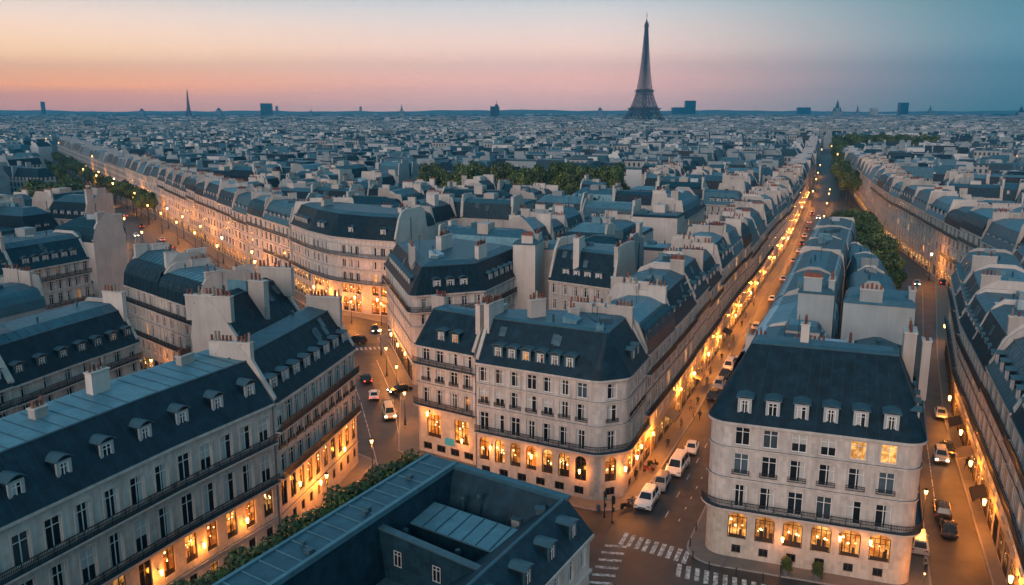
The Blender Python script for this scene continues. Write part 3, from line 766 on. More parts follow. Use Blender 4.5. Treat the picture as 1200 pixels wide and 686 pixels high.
# the long block along the lower left
fl = [FL(0, 3.3, 1.1, 1.4, 1.3, kind='shop', lit=.3, fm='dark_wood'), FL(3.3, 8.0, 1.5, 3.0, .9, kind='shop', lit=.55, fm='dark_wood'), FL(8.0, 12.9, 1.6, 3.4, .3), FL(12.9, 17.5, 1.6, 2.9, .3)]
LA = [(-48.6, 46), (-41, 63), (-33.8, 79.6), (-27.4, 92.4)]
P_, K_ = rowpoly(LA, 10.5)
H1 = house(P_, K_, 17.5, fl, 'long stone block with slate mansard and pale zinc deck, lower left corner', lod=2, hm=4.6, i1=3.1, ht=.5, i2=5.9, i2r=.4, rear_i1=.7, top='zinc_pale', dst='arch', sp=3.15, dsp=4.2, balc=(8.05, 12.9), strings=(3.3,), party_up=None, seams=1.7, skyl=2, dz=.75, di=.75)
chimney(H1, -41.4, 81.6, ua, 2.2, .9, 21, 24.6, 4); chimney(H1, -43.6, 74.5, ua, 1.4, .9, 21, 23.3, 3); chimney(H1, -36.4, 91.4, ua, 2.0, .8, 21.5, 23.4, 5)
chimney(H1, -47.5, 66.4, ua, 2.4, .9, 21, 23.6, 5)
# the taller house after it, at the bend of the street
fl = [FL(0, 3.3, .9, 1.3, 1.4, kind='shop', lit=.15, fm='dark_wood'), FL(3.3, 8.0, 1.35, 3.0, .9, kind='shop', lit=.6, fm='dark_wood'), FL(8.0, 11.0, 1.4, 2.3, .3), FL(11.0, 13.8, 1.4, 2.1, .4), FL(13.8, 17.2, 1.4, 2.5, .3)]
LB = [(-27.2, 92.8), (-24.7, 104), (-22.3, 116)]
P_, K_ = rowpoly(LB, 8.0)
H2 = house(P_, K_, 17.3, fl, 'tall stone house with steep slate mansard at the left street bend', lod=2, hm=5.4, i1=3.4, ht=.5, i2=2.5, i2r=.6, rear_i1=1.0, sp=2.55, dsp=3.2, balc=(8.05, 13.8), strings=(3.3, 11.0), party_up=1.0, guard=(3,), skyl=5, dz=.6, di=.6)
edge_chims(H2, 5, [(.35, 5.2, .9, 11, 2)]); edge_chims(H2, 2, [(.5, 5.0, 1.4, 10, 2)])
P2, K2 = rowpoly([(-34.4, 103.6), (-32.6, 111), (-30.6, 120)], 6.6, rear='R')
H3 = house(P2, K2, 21.2, [FL(17.5, 20.5, 1.1, 1.8, .6)], 'rear range of the tall bend house, slate slope over a big blank pale gable', lod=2, hm=5.0, i1=3.6, ht=.4, i2=1.0, rear_i1=.8, dorm=0, party_up=.9, skyl=4, top='slate')
edge_chims(H3, 5, [(.4, 6.4, .6, 12, 2)]); edge_chims(H3, 2, [(.5, 5.2, 1.4, 9, 2)]); chimney(H3, -34.2, 112.6, ua + 1.57, 2.6, 1.0, 22, 27.6, 4)

# house at the right foreground, rounded corners, lit ground floor
fl = [FL(0, 2.0, 1.0, 1.0, .55, kind='shop', lit=0, fm='dark_wood'), FL(2.0, 6.05, 2.1, 3.1, .35, .55, kind='shop', lit=.6, fm='dark_wood'),
      FL(6.05, 9.6, 1.6, 2.7, .15), FL(9.6, 13.2, 1.6, 2.5, .5), FL(13.2, 16.25, 1.6, 2.1, .4, lix=(4, 5))]
RRp = [(22.0, 90.6), (42.6, 83.0), (48.2, 96.0), (27.9, 104.4)]
H4 = house(RRp, 'FFRF', 16.3, fl, 'stone corner house with rounded corners and deep slate roof at the right front', lod=2, hm=7.4, ht=.3, i2=.5, top='zinc', d1=[6.6, 3.0, 4.6, 3.4], i2r=.5, rad={0: 2.2, 1: 1.8}, sp=3.3, nb=6, balc=(6.1,), strings=(9.45, 13.1), party_up=None, guard=(3,), dz=.55, di=.55, dst='flat', skyl=0)
chimney(H4, 46.6, 92.6, ua + .0, 1.8, .9, 18, 24.8, 5); chimney(H4, 30.6, 102.4, ua - 1.57, 3.0, .8, 17, 22.6, 6)
chimney(H4, 33.8, 95.2, ua, 1.4, .9, 21, 26.0, 3); chimney(H4, 45.6, 94.6, ua, 3.2, 1.3, 17, 25.4, 7)
for x, y, z in ((33.6, 91.6, 19.6), (39.5, 90.2, 19.9), (28.6, 93.0, 19.0)):
    mb = MB(); mb.box(0, 0, 0, .5, .5, .4, .3, 0); mb.box(0, 0, .5, .58, .62, .5, .3, 0); mb.build('vent', 'lead', H4.b); v_ = H4.b.children[-1]
    v_.location = (x - H4.base[0], y - H4.base[1], z)
# house at the corner in the middle
fl = [FL(0, 2.1, 1.35, 1.1, .5, kind='shop', lit=0, fm='dark_wood', sp=2.7), FL(2.1, 6.6, 1.6, 3.4, .35, .8, kind='shop', lit=.86, fm='dark_wood'),
      FL(6.6, 10.1, 1.4, 2.7, .15), FL(10.1, 13.4, 1.4, 2.35, .5), FL(13.4, 16.4, 1.4, 2.05, .4)]
CCp = [(-4.9, 112), (10.9, 103.6), (14.9, 105.0), (18.8, 114.6), (7.0, 119.4), (-0.4, 120.4)]
H5 = house(CCp, 'FFFPRP', 16.5, fl, 'stone corner house over a row of glowing arched windows, picture middle', lod=2, hm=5.4, ht=.3, i2=.5, i2r=.3, d1=[3.5, 2.6, 3.0, .02, .9, .02], rad={1: 2.2, 2: 2.2}, skyl=3, sp=2.45, balc=(6.65,), strings=(10.0, 13.3), party_up=.8, guard=(3,), dz=.45, di=.4, dsp=2.2, dst='slate')
pe = [i for i in range(len(H5.poly)) if hypot(H5.poly[i][0] - 18.8, H5.poly[i][1] - 114.6) < .01][0]
edge_chims(H5, pe, [(.3, 3.6, 1.2, 7, 2), (.75, 3.4, 1.2, 7, 2)]); edge_chims(H5, len(H5.poly) - 1, [(.55, 4.2, 1.8, 8, 2)])
chimney(H5, 3.4, 114.6, .5, 2.4, 1.0, 21, 24.6, 5); chimney(H5, 8.5, 114.5, .5, 1.4, .8, 21, 23.4, 3)
fl2 = [FL(0, 2.1, 1.6, 1.1, .5, kind='shop', lit=.1, fm='dark_wood'), FL(2.1, 7.4, 2.6, 3.6, .5, kind='shop', lit=1, fm='dark_wood', sp=3.6), FL(7.4, 10.7, 1.3, 2.4, .3), FL(10.7, 13.8, 1.3, 2.1, .5), FL(13.8, 16.5, 1.3, 1.9, .4)]
H6 = house([(-14.3, 121.2), (-5.2, 115.2), (-0.9, 121.8), (-9.9, 128.2)], 'FPRF', 16.5, fl2, 'narrow slate roofed stone house with lit shop, left of the arcade corner house', lod=2, hm=4.8, ht=.4, i2=.8, d1=[3.0, .02, 2.0, 1.2], sp=2.4, balc=(7.45, 13.75), strings=(10.6,), party_up=.7, guard=(3,), rad={0: .8}, dz=.45, di=.4, dst='slate', dsp=2.6)
edge_chims(H6, [i for i in range(len(H6.poly)) if hypot(H6.poly[i][0] + 5.2, H6.poly[i][1] - 115.2) < .01][0], [(.45, 4.4, 1.6, 8, 2)])
chimney(H6, -11.0, 127.4, -.6, 2.6, .9, 18, 22.2, 5)
sg = MB(); sg.obox((-9.6, 117.75, 2.3), (1.2, -.79, 0), (-.2, -.3, 0), (0, 0, .9)); so = sg.build('shop_sign', ['sign_teal']); tag(so, 'small turquoise lit sign on the corner shop front', 'sign')
# wedge house facing the left street and its court
fl = [FL(0, 4.6, 2.3, 3.4, .3, kind='shop', lit=.85, fm='dark_wood'), FL(4.6, 8, 1.1, 2.1, .5), FL(8, 11, 1.1, 1.9, .5), FL(11, 14, 1.1, 1.9, .5), FL(14, 17, 1.1, 1.8, .5)]
H7 = house([(-27.6, 184), (-18.3, 151.6), (-5.2, 156.6), (3.0, 177), (-12, 190)], 'FFFRR', 17.1, fl, 'wedge shaped house with blue slate mansard on the right of the left street', lod=2, hm=4.8, ht=.6, i2=1.8, d1=[2.4, 2.2, 2.2, 1.2, 1.2], sp=2.7, balc=(14.0,), strings=(4.6, 8, 11), dz=.4, di=.35, skyl=3, rad={1: 1.0}, dst='arch')
chimney(H7, -19.4, 163, ua + .6, 4.5, .9, 18, 24.5, 9, 'render_wall', 2); chimney(H7, -6.0, 163, ua, 4, .8, 19, 24.6, 8, 'render_wall', 2); chimney(H7, -13.8, 172, ua, 5, 1.2, 19, 25.2, 9, 'render_wall', 2)
fl = [FL(0, 4, 1.1, 2, .9), FL(4, 7.3, 1.1, 2.0, .6), FL(7.3, 10.6, 1.1, 2.0, .6), FL(10.6, 13.8, 1.1, 2.0, .6), FL(13.8, 17, 1.1, 1.9, .6)]
H8 = house([(7.4, 167.4), (19.4, 158.4), (25.0, 169.0), (14.4, 177)], 'FPRP', 17.0, fl, 'five storey court house between two tall blank gables behind the arcade house', lod=2, hm=6.0, i1=2.4, ht=.4, i2=1.0, rear_i1=1.6, sp=2.7, party_up=1.6, dz=.4, di=.35, skyl=3, strings=(7.3, 10.6, 13.8))
edge_chims(H8, 1, [(.3, 4.2, 1.2, 9, 2), (.75, 3.4, 1.2, 7, 2)]); chimney(H8, 13.2, 166.4, ua, 3.6, 1.2, 19, 25.6, 6)
# tall blank walled houses beside the court
def plain(poly, zc, label, hm=.7, top='zinc', wallm='render_wall', chim=0, i1=.4, roof='zinc', ht=.3, i2=1.0, kinds='RRRR'):
    h = house(poly, kinds, zc, [], label, lod=1, hm=hm, i1=i1, rear_i1=i1, ht=ht, i2=i2, roof=roof, top=top, dorm=0, rearm=wallm, party_up=None)
    for k in range(chim):
        i = k % len(poly); p, q = poly[i], poly[(i + 1) % len(poly)]
        dx, dy = q[0] - p[0], q[1] - p[1]; l = hypot(dx, dy); t_ = U(.25, .75)
        chimney(h, p[0] + dx * t_ - dy / l * .5, p[1] + dy * t_ + dx / l * .5, atan2(dy, dx), min(l * .5, U(2.4, 4.5)), .8, zc - .2, zc + U(1.4, 2.4), random.randint(4, 9), wallm, 1)
    return h
def urect(x, y, w, d, rot=None):
    """corner x,y nearest the camera on the left; w across (n), d away (u)"""
    r = ua - pi / 2 if rot is None else rot
    a = (cos(r), sin(r)); b = (-sin(r), cos(r))
    return [(x, y), (x + a[0] * w, y + a[1] * w), (x + a[0] * w + b[0] * d, y + a[1] * w + b[1] * d), (x + b[0] * d, y + b[1] * d)]
plain(urect(0.2, 170.5, 4.6, 9, -.25), 23.6, 'tall blank pale gable house left of the five storey court house', chim=2)
plain(urect(4.9, 178, 5, 8, -.3), 21.5, 'blank pale court wall house behind the five storey court house', chim=2)
plain(urect(-9.5, 131.5, 9, 10, -.55), 12.5, 'low zinc roofed court building behind the corner shop house', chim=1, top='zinc_pale')
plain(urect(4, 124, 10, 9, -.45), 14.5, 'low zinc roofed court wing behind the arcade corner house', chim=2, top='zinc_pale')
plain(urect(17, 134, 7, 7, -.45), 17.0, 'pale walled court wing with terracotta pots behind the lit street', chim=2)
plain(urect(22, 146, 8, 8, -.45), 18.5, 'pale court wing with zinc top in the middle of the block', chim=2)

for h_, n_ in ((H2, 4), (H3, 4), (H5, 6), (H6, 3), (H7, 7), (H8, 3)): clutter(h_, n_)
# bottom centre: roof with a sunken court
def bc():
    b = thing('courtyard_building', 'blue slate building with zinc deck round a sunken court, bottom centre', 'building', (-8.5, 83, 0))
    base = (-8.5, 83, 0); A = Vector((-8.6, 83.1)); e1 = Vector((-.480, -.877)); e2 = Vector((.821, -.571))
    def W(s, t_, z): p = A + e1 * s + e2 * t_; return (p.x, p.y, z)
    LEN = 46; WID = 19.2; ZT = 15.0; ZG = 12.0; SL = 'slate_teal'
    w = MB()
    # outer walls
    a0 = [(0, 0), (LEN, 0)]
    w.poly([W(0, 0, 0), W(LEN, 0, 0), W(LEN, 0, ZT - .4), W(0, 0, ZT - .4)]); w.poly([W(0, WID, 0), W(0, 0, 0), W(0, 0, ZT - .4), W(0, WID, ZG)])
    w.poly([W(LEN, 0, 0), W(LEN, WID, 0), W(LEN, WID, ZG), W(LEN, 0, ZT)])
    w.build('wall', 'stone', b, base)
    # right facade with windows, made with the same panes as the other houses
    f = MB(); ll = LEN
    def X(s, z, inn=0): return W(LEN - s, WID - inn, z)
    zs = [(0, 4.5), (4.5, 8.4), (8.4, ZG)]; rz = atan2(-e1.y, -e1.x)
    for (z0, z1) in zs:
        k = int(LEN / 2.7); prev = 0; zb = z0 + .7; zt = zb + 2.1
        f.poly([X(0, z0), X(ll, z0), X(ll, zb), X(0, zb)]); f.poly([X(0, zt), X(ll, zt), X(ll, z1), X(0, z1)])
        for j in range(k):
            x = ll * (j + .5) / k
            f.poly([X(prev, zb), X(x - .55, zb), X(x - .55, zt), X(prev, zt)]); prev = x + .55
            for (p, q) in (((x - .55, zb), (x + .55, zb)), ((x + .55, zb), (x + .55, zt)), ((x + .55, zt), (x - .55, zt)), ((x - .55, zt), (x - .55, zb))):
                f.poly([X(p[0], p[1]), X(q[0], q[1]), X(q[0], q[1], .26), X(p[0], p[1], .26)])
            if j > k - 9:
                P = X(x, zb, .2); o = link('window', frame_mesh(1.1, 2.1, 0, 'white_paint'), b, (P[0] - base[0], P[1] - base[1], P[2]), rz); link('pane', pane_mesh(1.1, 2.1, 0, random.choice(PK)), o)
        f.poly([X(prev, zb), X(ll, zb), X(ll, zt), X(prev, zt)])
    f.build('facade', 'stone', b, base)
    c = MB()
    for z, pr, hh in ((8.2, .3, .25), (ZG - .3, .42, .3)): c.hexa([W(-.1, WID, z), W(LEN, WID, z), W(LEN, WID + pr, z), W(-.1, WID + pr, z)], [W(-.1, WID, z + hh), W(LEN, WID, z + hh), W(LEN, WID + pr, z + hh), W(-.1, WID + pr, z + hh)])
    c.build('cornice', 'trim', b, base)
    # left wing deck
    DW = 3.5; d = MB(); d.poly([W(-.2, -.3, ZT), W(LEN, -.3, ZT), W(LEN, DW, ZT), W(-.2, DW, ZT)], 0)
    d.hexa([W(-.2, -.3, ZT - .6), W(LEN, -.3, ZT - .6), W(LEN, 0, ZT - .6), W(-.2, 0, ZT - .6)], [W(-.2, -.3, ZT + .16), W(LEN, -.3, ZT + .16), W(LEN, .05, ZT + .16), W(-.2, .05, ZT + .16)], 1)
    d.hexa([W(-.1, DW - .15, ZT - .3), W(LEN, DW - .15, ZT - .3), W(LEN, DW + .25, ZT - .3), W(-.1, DW + .25, ZT - .3)], [W(-.1, DW - .15, ZT + .2), W(LEN, DW - .15, ZT + .2), W(LEN, DW + .25, ZT + .2), W(-.1, DW + .25, ZT + .2)], 1)
    for i in range(1, 24):
        s = i * 1.85; d.hexa([W(s, .06, ZT), W(s + .09, .06, ZT), W(s + .09, DW - .16, ZT), W(s, DW - .16, ZT)], [W(s, .06, ZT + .09), W(s + .09, .06, ZT + .09), W(s + .09, DW - .16, ZT + .09), W(s, DW - .16, ZT + .09)], 1)
    d.build('roof_deck', ['zinc', 'zinc_pale'], b, base)
    # slate faces towards the court
    r = MB(); CF = 9.3
    r.poly([W(1.2, DW + .1, ZT - .05), W(LEN, DW + .1, ZT - .05), W(LEN, DW + .9, CF), W(1.2, DW + .9, CF)])
    # back wing: coping and the long slate slope down into the court
    r.poly([W(.6, DW, ZT - .02), W(.6, WID - 2.6, ZT - .02), W(3.2, WID - 3.0, CF), W(3.2, DW, CF)])
    r.poly([W(-.2, DW, ZG + 2.6), W(-.2, WID + .3, ZG + .02), W(.2, WID - 2.6, ZT), W(.2, DW, ZT)])
    # right wing: outer mansard with its hip, crest, inner slope
    r.poly([W(-.2, WID + .3, ZG + .02), W(LEN, WID + .3, ZG + .02), W(LEN, WID - 2.4, ZT), W(.4, WID - 2.4, ZT)])
    r.poly([W(.6, WID - 2.6, ZT - .03), W(LEN, WID - 2.6, ZT - .03), W(LEN, WID - 7.0, 11.6), W(3.0, WID - 7.0, 11.6)])
    r.poly([W(3.0, WID - 7.0, 11.6), W(LEN, WID - 7.0, 11.6), W(LEN, WID - 7.2, CF), W(3.0, WID - 7.2, CF)])
    seam(r, W(.6, DW, ZT - .02), W(.6, WID - 2.6, ZT - .02), W(3.2, WID - 3.0, CF), W(3.2, DW, CF), 1.3, 1, .03, .05)
    seam(r, W(-.2, WID + .3, ZG + .02), W(LEN, WID + .3, ZG + .02), W(LEN, WID - 2.4, ZT), W(.4, WID - 2.4, ZT), 1.3, 1, .03, .05)
    r.build('roof', ['slate_blue', 'slate_seam'], b, base)
    cp = MB()
    cp.hexa([W(-.15, DW + .26, ZT - .25), W(.75, DW + .26, ZT - .25), W(.75, WID - 2.2, ZT - .25), W(-.15, WID - 2.2, ZT - .25)], [W(-.15, DW + .26, ZT + .12), W(.75, DW + .26, ZT + .12), W(.75, WID - 2.2, ZT + .12), W(-.15, WID - 2.2, ZT + .12)], 0)
    p0, p1 = W(.8, WID - 2.5, ZT + .02), W(LEN, WID - 2.5, ZT + .02); cp.tube(p0, p1, .16, n=8)
    cp.build('coping', 'zinc', b, base)
    fl_ = MB(); fl_.poly([W(1, DW, CF + .02), W(LEN, DW, CF + .02), W(LEN, WID - 7, CF + .02), W(1, WID - 7, CF + .02)]); fl_.build('court_floor', 'lead', b, base)
    # inner zinc roofed block and the thin wall before it
    ib = MB(); s0, s1, t0, t1 = 4.6, 8.4, DW + .4, WID - 4.6
    ib.hexa([W(s0, t0, CF), W(s1, t0, CF), W(s1, t1, CF), W(s0, t1, CF)], [W(s0, t0, 12.6), W(s1, t0, 12.3), W(s1, t1, 12.3), W(s0, t1, 12.6)], 0)
    ib.hexa([W(s0 - .15, t0 - .1, 12.62), W(s1 + .2, t0 - .1, 12.32), W(s1 + .2, t1, 12.32), W(s0 - .15, t1, 12.62)], [W(s0 - .15, t0 - .1, 12.78), W(s1 + .2, t0 - .1, 12.48), W(s1 + .2, t1, 12.48), W(s0 - .15, t1, 12.78)], 1)
    seam(ib, W(s0 - .1, t0, 12.79), W(s0 - .1, t1, 12.79), W(s1 + .15, t1, 12.49), W(s1 + .15, t0, 12.49), 1.5, 2, .08, .08)
    ib.build('inner_block', ['slate_blue', 'zinc_pale', 'zinc'], b, base)
    tw = MB(); s0 = 12.6; tw.hexa([W(s0, DW + .3, CF), W(s0 + .5, DW + .3, CF), W(s0 + .5, t1 + .6, CF), W(s0, t1 + .6, CF)], [W(s0, DW + .3, 13.9), W(s0 + .5, DW + .3, 13.9), W(s0 + .5, t1 + .6, 13.4), W(s0, t1 + .6, 13.4)], 0)
    tw.hexa([W(s0 - .15, DW + .3, 13.91), W(s0 + .65, DW + .3, 13.91), W(s0 + .65, t1 + .6, 13.41), W(s0 - .15, t1 + .6, 13.41)], [W(s0 - .15, DW + .3, 14.03), W(s0 + .65, DW + .3, 14.03), W(s0 + .65, t1 + .6, 13.53), W(s0 - .15, t1 + .6, 13.53)], 1)
    tw.build('court_wall', ['slate_blue', 'lead'], b, base)
    rzc = atan2(e2.y, e2.x)
    for t_ in (6.0, 10.4):
        P = W(s0 + .52, t_, 10.9); o = link('window', frame_mesh(.9, 1.5, 0, 'grey_paint'), b, (P[0] - base[0], P[1] - base[1], P[2]), rzc); link('pane', pane_mesh(.9, 1.5, 0, 'dark'), o)
    # skylights on the long slope, dormers on the right mansard, pipes and vents
    for (s, t_, z) in ((1.9, 12.2, 11.3),):
        P = W(s, t_, z); o = MB(); o.obox((-.45, -.35, 0), (.9, 0, 0), (0, .7, 0), (0, 0, 1.0), 0); o.obox((-.55, -.5, 1.0), (1.1, 0, 0), (0, .95, 0), (0, 0, .1), 1)
        q = o.build('roof_hatch', ['grey_paint', 'lead'], b); q.location = (P[0] - base[0], P[1] - base[1], P[2]); q.rotation_euler.z = rzc
    rzd = rz
    for s in (2.9, 7.2, 11.6, 16.0):
        P = W(s, WID - .35, ZG + .45); dd = link('dormer', dormer_mesh('slate'), b, (P[0] - base[0], P[1] - base[1], P[2]), rzd); dd.scale = (.85, .85, .85); link('window', dorm_win('dark'), dd, (0, .1, .28))
    for (s, t_, z, h) in ((2.6, 6.2, 9.6, 3.4), (2.4, 8.0, 9.6, 4.0), (10.4, 4.8, 7.5, 5.2), (9.8, 10.4, 7.5, 4.6)):
        v = MB(); v.tube((0, 0, 0), (0, 0, h), .13, n=8); v.tube((0, 0, h), (0, 0, h + .22), .3, .24, n=10); P = W(s, t_, z); q = v.build('vent_pipe', 'zinc_dark', b); q.location = (P[0] - base[0], P[1] - base[1], P[2])
    for (s, t_) in ((5.5, 1.6), (12.8, 2.3), (13.6, 2.6), (20.4, 1.5), (21, 2.8)):
        v = MB(); k = U(.3, .6); v.obox((-k / 2, -k / 2, 0), (k, 0, 0), (0, k, 0), (0, 0, .35)); v.obox((-k / 2 - .06, -k / 2 - .06, .35), (k + .12, 0, 0), (0, k + .12, 0), (0, 0, .06)); P = W(s, t_, ZT + .01); q = v.build('vent', 'lead', b); q.location = (P[0] - base[0], P[1] - base[1], P[2]); q.rotation_euler.z = rzc
    for (s, t_) in ((4.3, 15.6),):
        P = W(s, t_, 12.5); v = MB(); v.obox((-.6, -.5, 0), (1.2, 0, 0), (0, 1, 0), (0, 0, .5)); q = v.build('vent', 'zinc_pale', b); q.location = (P[0] - base[0], P[1] - base[1], P[2])
    P = W(2.0, WID - 4.4, 13.6); v = MB(); v.obox((-.4, -.35, 0), (.8, 0, 0), (0, .7, 0), (0, 0, .55)); v.obox((-.5, -.45, .55), (1, 0, 0), (0, .9, 0), (0, 0, .07)); q = v.build('vent', 'lead', b); q.location = (P[0] - base[0], P[1] - base[1], P[2])
    occupy([W(0, 0, 0)[:2], W(LEN, 0, 0)[:2], W(LEN, WID, 0)[:2], W(0, WID, 0)[:2]][::-1])
    return W
BCW = bc()

ORD = ['first', 'second', 'third', 'fourth', 'fifth', 'sixth', 'seventh', 'eighth', 'ninth', 'tenth', 'eleventh', 'twelfth', 'thirteenth', 'fourteenth', 'fifteenth', 'sixteenth', 'seventeenth', 'eighteenth', 'nineteenth']
for tens, th in (('twenty', 'twentieth'), ('thirty', 'thirtieth'), ('forty', 'fortieth'), ('fifty', 'fiftieth'), ('sixty', 'sixtieth'), ('seventy', 'seventieth')): ORD += [th] + [tens + '-' + w for w in ORD[:9]]
RN = {'slate': 'dark slate', 'slate_teal': 'blue slate', 'zinc': 'grey zinc', 'zinc_pale': 'pale zinc', 'zinc_dark': 'dark zinc', 'zinc_white': 'whitish zinc'}
def fastrow(pts, dep, wd, s0, zr):
    tot = plen(pts); s = s0
    while s < tot - 8:
        e = min(tot, s + U(*wd)); fr = along(pts, s, e); P_, K_ = rowpoly([fr[0], fr[-1]], dep); FASTROW.append((P_, K_, U(*zr))); occupy(P_); s = e
FASTROW = []
def row(pts, dep, wd, where, group, shop=.8, lod=None, s0=0, zr=(16, 18.2), roofs=('slate', 'slate', 'slate_teal', 'zinc'), near_first=True, maxy=400, both=False, sp=2.8, hmr=(4, 5.2), cv=.12, chp=1, ww=1.15, sw=2.0, ssp=None, pu=(.5, 1.3), sm=0):
    tot = plen(pts); s = s0; k = 0; cuts = [s]
    while s < tot - 5:
        s = min(tot, s + U(*wd))
        if tot - s < 7: s = tot
        cuts.append(s)
    hs = list(zip(cuts, cuts[1:]));
    for k, (a, b_) in enumerate(hs):
        fr = along(pts, a + .03, b_ - .03); P_, K_ = rowpoly(fr, dep * U(.92, 1.08))
        yy = fr[0][1]; zc = U(*zr); rf = random.choice(roofs); tp = random.choice(('zinc', 'zinc_pale', 'zinc'))
        ld = lod or (2 if yy < 150 else 1)
        g0 = 4.6; f = (zc - g0) / 4
        fls = [FL(0, g0, sw, 3.3, .3, .4 if R() < .4 else 0, kind='shop', lit=shop, fm='dark_wood', sp=ssp)] + [FL(g0 + i * f, g0 + (i + 1) * f, ww, round(min(2.3, f - .8), 1), .4 if i in (0, 3) else .55, lit=.04) for i in range(4)]
        if yy > maxy: fls = [FL(g0 + i * f, g0 + (i + 1) * f, 1.3, 2, .5) for i in range(1, 4)]
        num = k if near_first else len(hs) - 1 - k
        lab = '%s roofed stone house, %s %s' % (RN[rf], ORD[num], where)
        hm = U(*hmr); hh = house(P_, K_, zc, fls, lab, group, lod=ld, hm=hm, i1=U(1.6, 2.6), ht=U(.4, 1.2), i2=U(1.2, 2.6), rear_i1=1.2, roof=rf, top=tp, sp=sp * U(.93, 1.1), balc=((g0 + f * 3, g0 + f) if yy < 260 else (g0 + f * 3,)) if yy < 420 else (), strings=(g0 + f, g0 + f * 2) if yy < 300 else (), party_up=U(*pu), dorm=yy < 420 and chp, dst=random.choice(('flat', 'slate', 'arch')), dz=.4, di=.4,
            curved=R() < cv, skyl=random.randint(0, 3) if yy < 250 else 0, seams=sm or 1.6 if sm or (yy < 180 and 'zinc' in tp and R() < .6) else 0)
        clutter(hh, random.randint(2, 5) if chp else random.randint(3, 6))
        for i, kd in enumerate(K_):
            if kd == 'P' and chp and R() < .75:
                edge_chims(hh, i, [(U(.22, .35), U(2.2, 4), U(.9, 1.8), random.randint(2, 8), 2 if yy < 165 else 1), (U(.62, .78), U(2.2, 4), U(.9, 2.0), random.randint(0, 8), 2 if yy < 165 else 1)][:random.randint(1, 2)])
    return hs
row(C_STREET[:5] + [(152, 444)], 11, (13, 19), 'up the left of middle street', 'houses on the left of the middle street', shop=.9, maxy=430, sp=4.0, ww=1.9, sw=3.0)
row([(90.5, 172), (73.5, 135), (53.3, 83.4), (42.5, 58)], 12, (15, 20), 'from near end, right of right street', 'houses on the right of the right street', near_first=False, shop=.6, sp=3.5, ww=1.6, sw=2.6, zr=(16, 17), cv=0, lod=2)
row([(48.4, 97.0), (60, 125), (77, 170), (85, 198)], 8.6, (14, 20), 'back from right front house, strip right half', 'strip houses on the right street', s0=1.0, roofs=('zinc', 'zinc_dark', 'slate_teal'), zr=(14.5, 16), cv=.8, hmr=(3.6, 4.2), chp=0, pu=(.15, .4))
row([(84, 236), (56.4, 170), (39, 128.5), (28.4, 105.0)], 10.6, (18, 26), 'back from right front house, strip left half', 'strip houses on the middle street', near_first=False, roofs=('zinc_white', 'zinc_white', 'zinc_pale'), zr=(15.5, 16.2), cv=1, hmr=(4.6, 5.2), shop=.8, chp=0, pu=(.15, .5), sm=1.1)
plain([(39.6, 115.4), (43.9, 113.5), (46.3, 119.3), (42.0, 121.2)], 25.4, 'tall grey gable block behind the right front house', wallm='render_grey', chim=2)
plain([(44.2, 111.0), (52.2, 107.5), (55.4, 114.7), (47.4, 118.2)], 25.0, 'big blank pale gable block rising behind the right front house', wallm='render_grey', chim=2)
plain([(36.2, 109.6), (40.2, 107.9), (41.6, 111.5), (37.6, 113.2)], 21.6, 'small white walled lean-to behind the right front house', chim=0, top='zinc_pale')
plain([(34.4, 103.2), (41.6, 100.2), (44.4, 106.8), (37.2, 109.8)], 20.2, 'low pale zinc topped block between the right front roof and the blank gables', chim=2, top='zinc_white')
row([(-70, 90), (-62, 117), (-58.2, 128.4)], 11.5, (15, 24), 'from the near end of the inner left lane', 'houses on the inner left lane', lod=2, zr=(14.8, 15.2), cv=0, roofs=('slate',), sp=3.1, shop=.3)
row([(-75.7, 163.6), (-54, 142.7)], 12, (15, 16), 'from left closing the left lane', 'houses closing the inner left lane', lod=2, zr=(16.5, 17), cv=1, roofs=('slate',), sp=2.5, shop=.4)
row([(-118, 142), (-105.4, 172.6), (-97, 193)], 12, (30, 40), 'on the outer left lane', 'houses on the outer left lane', lod=2, zr=(16.8, 17.2), roofs=('slate_teal',), cv=0, sp=2.7)
# rounded house on the avenue corner
fl = [FL(0, 4.6, 2.2, 3.6, .2, .5, kind='shop', lit=1, fm='dark_wood'), FL(4.6, 7.6, 1.8, 2.4, .3, .6, kind='shop', lit=.8, fm='dark_wood'), FL(7.6, 11, 1.15, 2.2, .4, lit=.15), FL(11, 14.4, 1.15, 2.0, .5), FL(14.4, 18, 1.25, 2.1, .5)]
Gp = [(-62, 238.5), (-53.5, 224.4), (-45.6, 214.4), (-36.5, 208.6), (-28.2, 205.2), (-22.0, 220), (-44, 240)]
H9 = house(Gp, 'FFFFPRP', 19, fl, 'curved fronted stone house with steep blue roof above a glowing gold ground floor', lod=1, hm=5.4, ht=.6, i2=2.2, d1=[2.6, 2.6, 2.6, 2.6, .02, 1.2, .02], sp=2.4, balc=(7.7, 14.4), strings=(11, 17.2), party_up=1.2, rad={1: 16, 2: 16, 3: 16}, winmax=100, dsp=2.2, dst='arch', roof='slate', forcewin=True)
chimney(H9, -50, 231, ua, 4.4, .9, 21, 26.5, 8, 'render_wall', 1); chimney(H9, -28, 216, ua + .3, 4.4, .9, 20, 26, 8, 'render_wall', 1)
fastrow([(-452, 860), (-328, 660), (-219, 487)], 13, (16, 24), 0, (17, 19)); fastrow([(152, 444), (203, 577), (330, 930)], 11, (14, 20), 0, (16, 18))
fastrow([(252, 662), (200, 500)], 13, (16, 26), 0, (17, 18.4))
row([(-219, 487), (-162, 398), (-119, 327), (-81, 266), (-63, 240)], 13, (14, 22), 'along the tree lined avenue', 'houses on the far side of the avenue', near_first=False, shop=.75, zr=(17, 19), maxy=520, lod=1, sp=3.9, ww=1.75, sw=2.8)
